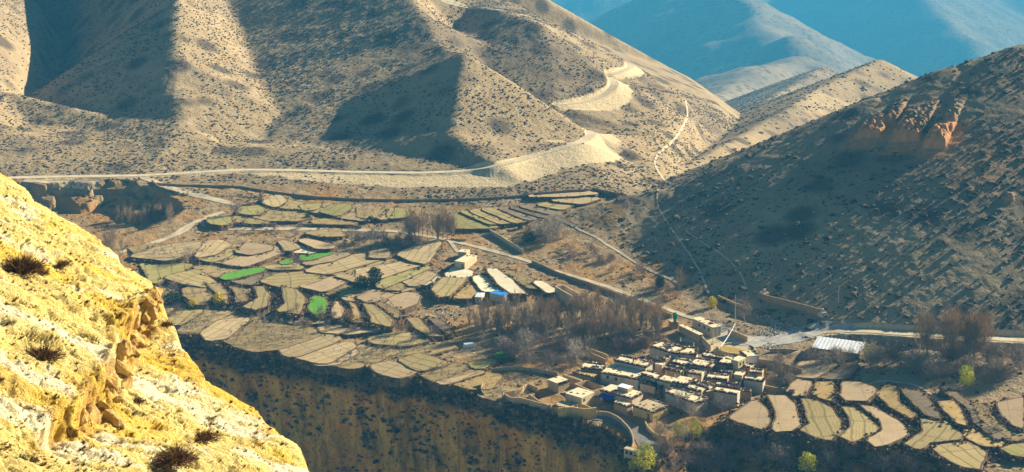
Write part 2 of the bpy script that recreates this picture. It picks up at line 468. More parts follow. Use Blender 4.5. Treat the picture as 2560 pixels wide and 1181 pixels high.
# ------------------------------------------------------------------ roads first (they are cut into the ground)
def densify(P,step):
    out=[P[0]]
    for a,b in zip(P[:-1],P[1:]):
        n=max(1,int(math.hypot(b[0]-a[0],b[1]-a[1])/step))
        for i in range(1,n+1): out.append(a+(b-a)*i/n)
    return np.array(out)
def smooth_pts(P,it=3):
    P=P.copy()
    for _ in range(it): P[1:-1]=(P[:-2]+2*P[1:-1]+P[2:])/4
    return P
def px_line(pts,H=None,step=4,it=6):
    p=np.array(pts,float); d=densify(p[:,:2],6.0)
    P=march(d[:,0],d[:,1],H or H1); return smooth_pts(P,it)
HR1=[(-120,449,0),(0,446,0),(120,443,.5),(240,441,1),(340,440,1),(420,436,1),(520,430,1.5),(620,425,2.5),(720,426,7),(800,428,11),(900,431,13),(1050,433,14),(1150,429,15),(1220,419,16),(1290,403,19),(1350,386,21),(1420,366,21),(1462,352,18)]
def road(pts,hw,tail=None,it=8):
    p=np.array(pts,float); d=densify(p,6.0); P=march(d[:,0],d[:,1],H1)
    if tail is not None: P=np.vstack([P,np.array(tail)]); f=np.concatenate([d[:,2],np.full(len(tail),d[-1,2]*.6)])
    else: f=d[:,2]
    P=densify(np.column_stack([P,f]),2.5); P=smooth_pts(P,it)
    ROADS.append((P[:,:3],hw,P[:,3])); return P
def tl(u,v,Y): return list(at_y(u,v,Y))
R1=road(HR1,2.6,[tl(1482,338,716),tl(1478,330,730),tl(1450,325,745)])
R2=road([(1392,262,3),(1440,258,7),(1490,248,9),(1522,232,10),(1540,214,9)],2.6,[tl(1537,203,830),tl(1522,194,850)])
R4=road([(2030,836,.5),(2100,828,.5),(2180,829,.5),(2300,837,.5),(2400,843,.5),(2560,851,.5),(2700,860,.5)],3.2,None)
R3=road([(1524,186,3),(1550,180,6),(1575,170,8)],2.4,[tl(1578,163,948),tl(1560,157,965)])
# orange buttresses: (x,y,half width,length,height) on the right-hand hill
for u,v,w,l,h in [(2262,350,6.5,30,4.6),(2335,366,4.8,26,4.2),(2172,340,6.0,24,4.0),(2225,305,3.2,24,3.0),(2300,300,2.8,28,2.6),(2372,300,3.0,22,2.4),(2520,496,2.4,5,1.6)]:
    q=march(u,v,H1)[0]; BUT.append((q[0],q[1],w,l,h))
RED0=march([2262,2335,2165,2215,2370,2290],[345,358,335,330,320,280],H1)
# ------------------------------------------------------------------ ground materials
def ground_mat(far=False,bstr=.7,name='dry_ground'):
    m,nt,b=mat(name); p=pos(nt)
    big=ramp(nt,noise(nt,.012,4,p),[(.35,0.),(.65,1.)]); mid=ramp(nt,noise(nt,.12,5,p),[(.35,0.),(.7,1.)])
    c=mix(nt,big,(.42,.31,.165),(.50,.38,.22)); c=mix(nt,mid,c,(.35,.25,.13))
    # scattered stones and tufts
    vo=nt.nodes.new('ShaderNodeTexVoronoi'); vo.inputs['Scale'].default_value=.75; nt.links.new(p,vo.inputs['Vector'])
    sp=ramp(nt,vo.outputs['Distance'],[(.16,1.),(.30,0.)]); spn=ramp(nt,noise(nt,.5,3,p),[(.48,0.),(.58,1.)])
    far=math_(nt,'MULTIPLY',sp,spn); c=mix(nt,math_(nt,'MULTIPLY',far,.7),c,(.12,.095,.06))
    if far:
        v2=nt.nodes.new('ShaderNodeTexVoronoi'); v2.inputs['Scale'].default_value=.045; nt.links.new(p,v2.inputs['Vector'])
        c=mix(nt,math_(nt,'MULTIPLY',ramp(nt,v2.outputs['Distance'],[(.22,1.),(.42,0.)]),.85),c,(.09,.07,.05)); c=mix(nt,ramp(nt,noise(nt,.006,6,p),[(.45,0.),(.6,.6)]),c,(.16,.12,.08))
    at=nt.nodes.new('ShaderNodeAttribute'); at.attribute_name='mask'; se=nt.nodes.new('ShaderNodeSeparateColor'); nt.links.new(at.outputs[0],se.inputs[0])
    # valley floor: brown dry scrub
    fl=mix(nt,ramp(nt,noise(nt,.35,6,p,.7),[(.38,0.),(.62,1.)]),(.24,.155,.075),(.46,.34,.18)); fl=mix(nt,ramp(nt,noise(nt,.05,3,p),[(.45,0.),(.62,1.)]),fl,(.40,.22,.07))
    c=mix(nt,se.outputs['Blue'],c,fl)
    # fresh scree and cuttings with run marks
    mp=nt.nodes.new('ShaderNodeMapping'); mp.inputs['Scale'].default_value=(1,1,.12); nt.links.new(p,mp.inputs['Vector'])
    st=ramp(nt,noise(nt,.9,5,mp.outputs[0]),[(.35,0.),(.65,1.)])
    scc=mix(nt,st,(.56,.43,.235),(.72,.58,.345)); c=mix(nt,se.outputs['Red'],c,scc)
    rd=mix(nt,ramp(nt,noise(nt,.5,5,mp.outputs[0]),[(.3,0.),(.7,1.)]),(.46,.20,.07),(.66,.34,.13)); c=mix(nt,se.outputs['Green'],c,rd)
    setc(nt,b,c)
    h=math_(nt,'ADD',noise(nt,1.2,8,p,.7),math_(nt,'MULTIPLY',noise(nt,.3,4,p),2.)); bump(nt,b,h,bstr,.5)
    return m
M_GROUND=ground_mat(); M_GNEAR=ground_mat(bstr=.35,name='dry_ground_near_hill'); M_GFAR=ground_mat(True,name='far_mountain_ground')
def cliff_mat(name,c1,c2,c3):
    m,nt,b=mat(name); p=pos(nt)
    mp=nt.nodes.new('ShaderNodeMapping'); mp.inputs['Scale'].default_value=(1,1,.22); nt.links.new(p,mp.inputs['Vector'])
    c=mix(nt,ramp(nt,noise(nt,.22,6,mp.outputs[0],.65),[(.35,0.),(.65,1.)]),c1,c2)
    c=mix(nt,ramp(nt,noise(nt,.9,5,p,.6),[(.56,0.),(.66,1.)]),c,c3)
    m2=nt.nodes.new('ShaderNodeMapping'); m2.inputs['Scale'].default_value=(1,1,.05); nt.links.new(p,m2.inputs['Vector'])
    c=mix(nt,ramp(nt,noise(nt,.13,6,m2.outputs[0],.7,1.2),[(.50,0.),(.66,.8)]),c,c3)
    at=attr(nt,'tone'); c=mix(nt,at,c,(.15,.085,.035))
    setc(nt,b,c); bump(nt,b,noise(nt,.8,9,mp.outputs[0],.7),.9,1.0); return m
M_CLIFF=cliff_mat('sandy_cliff',(.55,.28,.035),(.86,.50,.09),(.20,.09,.02))
# ------------------------------------------------------------------ the land sheets
def land():
    nc,nr=1500,1500
    ax=np.linspace(-.47,.47,nc); ry=rim_y(ax)
    t=np.linspace(0,1,nr)**1.0
    # more rows where slopes are steep and near: blend of log spacing
    Y=np.exp(np.log(ry)[None]+ t[:,None]*(np.log(9600)-np.log(ry))[None])
    w=np.interp(t,[0,.42,.68,.82,1],[0,.118,.21,.36,1.]) # denser between about 600 m and 1000 m
    Y=np.exp(np.log(ry)[None]+ w[:,None]*(np.log(9600)-np.log(ry))[None])
    X=ax[None]*Y
    Z,scr=H2(X,Y,True); _,ids=H0(X,Y,True)
    red=np.zeros_like(Z); m=(X>110)&(X<225)&(Y>480)&(Y<640)
    rr=0
    for q in RED0[:5]: rr=np.maximum(rr,1-sstep(5,11,np.hypot(X[m]-q[0],(Y[m]-q[1])*.8)+6*fbm(X[m]/6,Y[m]/6,31,3)))
    for q in RED0[5:]: rr=np.maximum(rr,.35*(1-sstep(8,18,np.hypot(X[m]-q[0],Y[m]-q[1]))))
    for q in [march(2520,500,H1)[0]]: rr=np.maximum(rr,(1-sstep(1,3,np.hypot(X[m]-q[0],Y[m]-q[1]))))
    q=march(2460,400,H1)[0]; rr=np.maximum(rr,.3*(1-sstep(10,30,np.hypot(X[m]-q[0],Y[m]-q[1])+12*fbm(X[m]/12,Y[m]/12,32,3))))
    red[m]=rr
    U,V=proj(X,Y,Z)
    # brown floor inside the valley: below the long field wall, fading on hill feet
    lim=floor_lim(X/Y)
    flo=(1-sstep(-6,6,Y-lim+10*fbm(X/15,Y/15,51,3)))
    inrav=poly_in(X,Y,RAV); flo=np.maximum(flo*.9,inrav*.75)
    mask=np.stack([scr,red,flo,np.ones_like(Z)],-1).reshape(-1,4)
    co=np.stack([X,Y,Z],-1).reshape(-1,3); F=grid_faces(nr,nc)
    fid=ids[:-1,:-1].ravel(); yc=Y[:-1,:-1].ravel()
    nR=NAMES.index('R');nT=NAMES.index('T')
    cls=np.where(fid==nR,2,np.where((fid==nT),1,np.where(yc<720,0,3)))
    for c,nm in enumerate(['valley_floor','hills','near_hill','far_mountains']):
        f=F[cls==c]
        if len(f)==0: continue
        used=np.unique(f); rm=np.full(len(co),-1); rm[used]=np.arange(len(used))
        o=big_mesh(nm,co[used],rm[f],(M_GROUND,M_GROUND,M_GNEAR,M_GFAR)[c],smooth=True,attrs={'mask':mask[used]}); tag(o,kind='structure')
    print('land',time.time()-T0)
land()
def cliff():
    nc,nr=1500,300
    ax=np.linspace(-.47,.47,nc); ry=rim_y(ax); u=rim_u(ax)
    # arc-length style parameter: horizontal distance d in front of the rim
    g=np.linspace(0,1,nr)
    c=1-sstep(1440,1540,u)
    dcl=np.interp(g,[0,.2,1],[0,9,24.5]); dbk=g**1.1*110
    D=dcl[:,None]*c[None]+dbk[:,None]*(1-c[None])
    A=np.repeat(ax[None],nr,0); Yb=ry[None]-D; X=A*Yb
    z0=H2(A*ry[None],np.repeat(ry[None],nr,0))[0]
    Z=z0[None]-near_drop(A,D); Z=np.maximum(Z,-99)
    # flutes, ribs and hollows pushed in and out along the view azimuth
    s=A*430
    fl=np.abs(fbm(s/11+Z/60,Z/55,61,4))*-15+fbm(s/4.5,Z/16,62,4)*3.2+fbm(s/26,Z/60,63,3)*11
    fl+=fbm(s/1.2,Z/3,64,3)*1.2+fbm(Z/2.6,s/45,60,3)*2.6
    amp=sstep(2,14,-(Z-z0[None]))*c[None]+.0
    Yb=Yb-fl*amp*.8
    bank=(1-c[None])*sstep(0,8,D)
    Z=Z+bank*(fbm(X/16,Yb/16,65,4)*4.5+fbm(X/4,Yb/4,66,3)*1.2)+ .5*fbm(s/2,D/2,67,3)*sstep(0,2,D)
    # dark gully lines in the cliff
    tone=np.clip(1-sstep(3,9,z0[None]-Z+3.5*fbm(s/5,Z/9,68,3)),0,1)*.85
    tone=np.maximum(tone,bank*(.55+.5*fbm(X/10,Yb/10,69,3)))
    X=A*Yb
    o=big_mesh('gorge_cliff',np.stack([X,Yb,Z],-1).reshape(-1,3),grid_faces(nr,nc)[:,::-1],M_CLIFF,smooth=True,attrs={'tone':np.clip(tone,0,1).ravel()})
    tag(o,kind='structure')
    g=MB(); g.add([[-2500,-300,-98],[2500,-300,-98],[2500,420,-98],[-2500,420,-98]],[[0,1,2,3]]); tag(g.build('ground',M_CLIFF),kind='structure')
    return X,Yb,Z
CLX,CLY,CLZ=cliff()
# ------------------------------------------------------------------ ribbons: roads, tracks and paths
M_ROAD=simple('pale_road_dust',(.52,.42,.27),(.68,.57,.39),.35,bscale=2,bdist=.08)
M_PATH=simple('worn_path',(.55,.43,.26),(.68,.55,.35),.5,bscale=2,bdist=.08)
M_GREY=simple('grey_gravel',(.40,.37,.32),(.58,.55,.48),.6,bscale=2,bdist=.08)
ROADLINES=[]
def ribbon(P,hw,name,m,lift=.12,H=H2,nacross=3,jit=.25):
    ROADLINES.append([tuple(p[:2]) for p in np.asarray(P)[::3]]+[tuple(np.asarray(P)[-1][:2])])
    P=densify(np.asarray(P)[:,:2],1.6) if True else P
    P=smooth_pts(P,3); d=np.gradient(P,axis=0); d/=np.linalg.norm(d,axis=1,keepdims=True)+1e-9; nrm=np.stack([-d[:,1],d[:,0]],1)
    n=len(P); t=np.linspace(-1,1,nacross+1); w=hw*(1+jit*fbm(P[:,0]/4,P[:,1]/4,81,2))
    V=P[:,None,:]+nrm[:,None,:]*(t[None,:,None]*w[:,None,None])
    X=V[...,0];Y=V[...,1];Z=H(X,Y)+lift
    o=big_mesh(name,np.stack([X,Y,Z],-1).reshape(-1,3),grid_faces(n,nacross+1)[:,::-1],m,smooth=True); tag(o,kind='structure'); return o
for R in (R1,R2,R3): ribbon(R[:,:2],2.3,'road',M_ROAD,lift=.15)
def path_px(pts,hw,name='path',m=None,lift=.15,dens=8.):
    p=densify(np.array(pts,float),dens); P=march(p[:,0],p[:,1]); P=smooth_pts(P,3); return ribbon(P[:,:2],hw,name,m or M_PATH,lift)
path_px([(355,441),(385,455),(440,476),(500,490),(560,505),(590,513)],1.9,'road',M_ROAD)
path_px([(560,530),(525,541),(503,552),(498,562),(520,569),(600,573),(700,573),(850,575),(940,577)],1.6,'road',M_ROAD)
path_px([(940,577),(1000,580),(1060,590),(1120,601),(1200,620),(1260,636),(1330,656),(1370,674),(1450,696),(1520,718),(1600,748),(1700,786),(1760,806),(1800,830)],1.15,'road',M_ROAD)
path_px([(60,452),(140,458),(200,459),(250,462)],1.3)
path_px([(300,632),(370,612),(430,592),(475,560),(545,540)],1.2,'path',M_ROAD)
path_px([(385,610),(440,590),(478,572),(486,556)],.8)
path_px([(1122,601),(1138,622),(1146,632)],.8,'path',M_ROAD)
path_px([(1700,236),(1712,250),(1722,285),(1712,310),(1690,345),(1672,365),(1640,388),(1634,410),(1650,438),(1678,462)],.55,'path',M_ROAD)
path_px([(1100,0),(1180,18),(1250,26),(1310,38),(1336,46)],1.4,'path',M_ROAD)
path_px([(1385,545),(1420,556),(1452,578),(1490,592),(1524,618),(1552,632),(1590,660),(1640,684),(1668,694),(1700,712)],.6,'path',M_ROAD)
path_px([(1650,470),(1640,490),(1645,520),(1660,545),(1690,590),(1720,630),(1750,680),(1768,725)],.3)
path_px([(1710,575),(1760,610),(1810,640),(1850,680),(1868,725)],.3)
path_px([(1780,815),(1840,850),(1900,858),(1960,850),(2010,838),(2040,830)],4.2,'road',M_GREY)
path_px([(2020,832),(2100,826),(2180,828),(2300,836),(2400,842),(2560,850),(2700,858)],2.6,'road',M_ROAD)
path_px([(1960,845),(2050,822),(2120,828)],3.6,'road',M_GREY,.11)
path_px([(1725,835),(1790,850),(1830,868),(1800,885)],7,'road',M_PATH,.09)
path_px([(1486,1040),(1540,1052),(1590,1075),(1618,1110),(1635,1150)],2.6,'path',simple('grey_lane',(.17,.16,.14),(.26,.24,.21),.8))
path_px([(560,702),(620,712),(700,742),(760,745),(830,757),(900,775),(1000,805)],.35)
path_px([(470,668),(500,690),(530,706)],.5)
path_px([(2130,975),(2200,952),(2290,962),(2360,1010)],.5)
print('paths',time.time()-T0)

# ------------------------------------------------------------------ the near sunlit slope on the left
FP=[at_y(0,435,95),at_y(770,1181,70),at_y(0,1181,52)]
FN=np.cross(FP[1]-FP[0],FP[2]-FP[0]); FN/=np.linalg.norm(FN); FN*=np.sign(FN[2])
def fore_hit(u,v):
    a,dy,dz=ray(u,v); d=np.stack([a,dy,dz],-1); C0=np.array([0,0,CZ])
    t=((FP[0]-C0)@FN)/(d@FN); return C0+d*t[...,None]
SIL=[(-420,300),(-200,345),(-60,405),(0,437),(30,452),(60,474),(85,505),(112,520),(150,543),(185,560),(235,590),(262,612),(290,628),(300,655),(345,678),(378,700),(384,722),(398,742),(404,762),(402,772),(425,792),(446,812),(452,850),(480,885),(505,915),(520,940),(560,966),(600,990),(640,1012),(662,1042),(690,1062),(712,1084),(738,1105),(752,1130),(770,1170),(778,1181),(830,1290),(900,1420)]
def fore():
    S=densify(np.array(SIL,float),2.2); ns=len(S)
    nt_=620; t=np.linspace(0,1,nt_)**1.15
    # walk from the silhouette towards the lower left
    q=S[:,None,:]+t[None,:,None]*np.stack([-620-.55*(S[:,0]+420),760-.25*(S[:,1]-300)],-1)[:,None,:]
    P=fore_hit(q[...,0],q[...,1])
    # local coordinates on the plane
    e1=np.cross(FN,[0,1,0]);e1/=np.linalg.norm(e1);e2=np.cross(FN,e1)   # e1 roughly downslope
    down=np.array([FN[0],FN[1],0])*FN[2]-np.array([0,0,1])*(FN[0]**2+FN[1]**2); down/=np.linalg.norm(down); side=np.cross(FN,down)
    a=P@down;b=P@side
    U=q[...,0];V=q[...,1]
    # rocky band: everything to the right of this photo line lies lower
    band=np.array([(470,700),(405,775),(372,800),(345,812),(318,838),(300,862),(292,905),(270,950),(262,985),(240,1010),(200,1035),(150,1062),(100,1110)],float)
    D=dist_poly(U.ravel(),V.ravel(),[tuple(x) for x in band],closed=False).reshape(U.shape)
    vb=np.interp(V,band[:,1],band[:,0]); left=(U<vb)
    wob=14*fbm(a/1.6,b/1.6,91,3)
    sd=np.where(left,D,-D)+wob*2.0
    step=sstep(-8,30,sd)*1.5
    fade=sstep(80,160,V-620+0*U)*0+1
    inb=(V>690)&(V<1130)
    wgt=sstep(680,760,V)*(1-sstep(1060,1120,V))
    rel=(step-.75)*wgt*.9
    rel+=fbm(a/9,b/3.0,93,4)*1.0+fbm(a/2.2,b/.9,94,4)*.40+fbm(a/.5,b/.3,95,4)*.22-np.maximum(0,.12-np.abs(fbm(a/1.6,b/.45,89,4)))*1.3
    rb=np.exp(-(sd/38.)**2)*wgt      # broken rock near the step
    rock=(np.abs(fbm(a/2.4,b/2.0,96,3))*2.6+np.abs(fbm(a/.7,b/.7,88,3))*.5)*rb; rel+=rock-.3*rb
    cr=np.abs(fbm(a/4,b/1.1,97,4)); rel-=.35*(1-sstep(0,.06,cr))        # runnels
    # keep the outline where it is, roll over beyond it
    edge=sstep(0,.03,t)[None]
    rel=rel*(.35+.65*edge)
    P=P+FN*rel[...,None]
    back=[]
    for k,(dd) in enumerate([14,8,4,1.8,.7,.2]):
        o=P[:,0,:]+np.array([.55,.80,0])*dd*.35-np.array([0,0,1])*dd*(1.2)+.25*fbm(a[:,:1]/.7,b[:,:1]/.7,98,3)*dd*.3
        back.append(o)
    # hang the rest of the hill down into the gorge
    far=P[:,0,:]+np.array([10,16,-70.]); 
    P=np.concatenate([far[:,None],np.stack(back,1),P],1)
    nb=7
    pad=lambda x:np.concatenate([np.repeat(x[:,:1],nb,1),x],1)
    tone=pad(np.clip(rb+0,0,1)); white=pad(np.clip(.5+1.3*fbm(a/5,b/1.6,99,4),0,1)); yel=pad(np.clip(.5+1.5*fbm(a/7,b/4,100,4)+.4*rb,0,1))
    m=np.stack([tone,white,yel,np.ones_like(tone)],-1).reshape(-1,4)
    o=big_mesh('near_slope',P.reshape(-1,3),grid_faces(ns,P.shape[1])[:,::-1],fore_mat(),smooth=True,attrs={'mask':m}); tag(o,kind='structure')
def fore_mat():
    m,nt,b=mat('yellow_earth_slope'); p=pos(nt)
    at=nt.nodes.new('ShaderNodeAttribute'); at.attribute_name='mask'; se=nt.nodes.new('ShaderNodeSeparateColor'); nt.links.new(at.outputs[0],se.inputs[0])
    c=mix(nt,ramp(nt,noise(nt,1.1,7,p,.65),[(.35,0.),(.65,1.)]),(.70,.53,.15),(.84,.69,.28))
    c=mix(nt,ramp(nt,se.outputs['Green'],[(.58,0.),(.80,.8)]),c,(.90,.83,.60))
    c=mix(nt,ramp(nt,se.outputs['Blue'],[(.62,0.),(.85,.8)]),c,(.76,.50,.06))
    rk=mix(nt,ramp(nt,noise(nt,1.6,6,p,.65),[(.35,0.),(.6,1.)]),(.30,.17,.05),(.70,.42,.09))
    c=mix(nt,math_(nt,'MULTIPLY',ramp(nt,se.outputs['Red'],[(.15,0.),(.6,.85)]),ramp(nt,noise(nt,.7,5,p),[(.42,0.),(.54,1.)])),c,rk)
    # pebbles and dry tufts
    vo=nt.nodes.new('ShaderNodeTexVoronoi'); vo.inputs['Scale'].default_value=2.2; nt.links.new(p,vo.inputs['Vector'])
    t=math_(nt,'MULTIPLY',ramp(nt,vo.outputs['Distance'],[(.14,1.),(.26,0.)]),ramp(nt,noise(nt,.55,4,p,.6),[(.50,0.),(.60,1.)]))
    c=mix(nt,math_(nt,'MULTIPLY',t,.8),c,(.34,.22,.08))
    # thin cracks that run down the slope
    setc(nt,b,c)
    h=math_(nt,'ADD',noise(nt,3,9,p,.7),math_(nt,'MULTIPLY',noise(nt,14,4,p,.6),.35)); bump(nt,b,h,1.0,.35)
    return m
fore()
print('fore',time.time()-T0)

# ------------------------------------------------------------------ terraced fields
def field_mat(name,c1,c2,line,bw=9.,bh=3.2,mort=.22,linek=.8,rows=0.,dots=0.):
    m,nt,b=mat(name); p=pos(nt); uv=nt.nodes.new('ShaderNodeUVMap'); uv.uv_map='UVMap'
    c=mix(nt,ramp(nt,noise(nt,.25,5,p),[(.35,0.),(.65,1.)]),c1,c2)
    c=mix(nt,ramp(nt,noise(nt,2.2,5,p,.7),[(.50,0.),(.72,.55)]),c,tuple(x*.55 for x in c1))
    wv=nt.nodes.new('ShaderNodeMix'); wv.data_type='VECTOR'
    nz=nt.nodes.new('ShaderNodeTexNoise'); nz.inputs['Scale'].default_value=.09; nt.links.new(p,nz.inputs['Vector'])
    va=nt.nodes.new('ShaderNodeVectorMath'); va.operation='MULTIPLY_ADD'; nt.links.new(nz.outputs['Color'],va.inputs[0]); va.inputs[1].default_value=(3.5,3.5,0); nt.links.new(uv.outputs[0],va.inputs[2])
    if linek>0:
        br=nt.nodes.new('ShaderNodeTexBrick'); nt.links.new(va.outputs[0],br.inputs['Vector']); br.inputs['Scale'].default_value=1
        br.inputs['Mortar Size'].default_value=mort; br.inputs['Mortar Smooth'].default_value=.2; br.inputs['Brick Width'].default_value=bw; br.inputs['Row Height'].default_value=bh; br.offset=.0
        br.inputs['Color1'].default_value=(0,0,0,1);br.inputs['Color2'].default_value=(.22,.22,.22,1);br.inputs['Mortar'].default_value=(1,1,1,1)
        c=mix(nt,math_(nt,'MULTIPLY',br.outputs['Color'],linek),c,line)
    if rows>0:
        w=nt.nodes.new('ShaderNodeTexWave'); w.bands_direction='Y'; w.inputs['Scale'].default_value=rows; w.inputs['Distortion'].default_value=.6; nt.links.new(va.outputs[0],w.inputs['Vector'])
        c=mix(nt,math_(nt,'MULTIPLY',ramp(nt,w.outputs[0],[(.6,0.),(.95,1.)]),.35),c,line)
    if dots>0:
        vo=nt.nodes.new('ShaderNodeTexVoronoi'); vo.inputs['Scale'].default_value=.55; nt.links.new(uv.outputs[0],vo.inputs['Vector'])
        c=mix(nt,math_(nt,'MULTIPLY',ramp(nt,vo.outputs['Distance'],[(.15,1.),(.32,0.)]),dots),c,(.10,.07,.035))
    oi=nt.nodes.new('ShaderNodeObjectInfo'); hs=nt.nodes.new('ShaderNodeHueSaturation'); nt.links.new(c,hs.inputs['Color'])
    mr=nt.nodes.new('ShaderNodeMapRange'); mr.inputs[3].default_value=.82; mr.inputs[4].default_value=1.14; nt.links.new(oi.outputs['Random'],mr.inputs[0]); nt.links.new(mr.outputs[0],hs.inputs['Value']); c=hs.outputs[0]
    setc(nt,b,c); bump(nt,b,noise(nt,2.5,6,p,.7),.5,.25); return m
FM={'t':field_mat('tan_field',(.50,.37,.185),(.58,.45,.24),(.24,.17,.09)),
    'p':field_mat('pinkish_field',(.49,.355,.195),(.57,.425,.245),(.30,.21,.13),bw=30,bh=14,linek=.5),
    'o':field_mat('olive_field',(.45,.345,.135),(.53,.415,.19),(.19,.15,.07),bw=14,bh=3.6,mort=.26,rows=.35),
    'g':field_mat('green_field',(.37,.335,.10),(.46,.385,.155),(.17,.15,.06),bw=12,bh=5),
    'G':field_mat('bright_green_crop',(.12,.36,.03),(.17,.42,.05),(.10,.20,.03),bw=60,bh=1.6,mort=.16,linek=.35),
    'c':field_mat('cream_field',(.80,.70,.46),(.90,.82,.58),(.62,.50,.30),bw=24,bh=10,linek=.4),
    'b':field_mat('orchard_ground',(.36,.26,.11),(.46,.35,.165),(.18,.12,.05),bw=10,bh=3,linek=.5,dots=.55),
    's':field_mat('straw_field',(.46,.31,.11),(.58,.41,.17),(.25,.16,.06),bw=40,bh=20,linek=.2,dots=.7),
    'd':field_mat('dark_fallow_field',(.24,.18,.11),(.32,.25,.16),(.13,.09,.05),bw=12,bh=5,dots=.3)}
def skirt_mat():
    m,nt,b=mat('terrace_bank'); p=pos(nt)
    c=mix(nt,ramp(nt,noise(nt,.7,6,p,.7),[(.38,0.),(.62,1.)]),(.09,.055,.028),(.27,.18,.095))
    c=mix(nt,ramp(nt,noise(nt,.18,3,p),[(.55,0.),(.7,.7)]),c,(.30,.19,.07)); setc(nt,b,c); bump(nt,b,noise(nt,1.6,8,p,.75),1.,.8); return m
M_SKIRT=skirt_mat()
C5=(300,440,2.953);C6=(900,440,2.953);C4=(400,760,2.805);C8=(1960,700,2.455);CB=(900,640,3.28);FU=(0,0,1.)
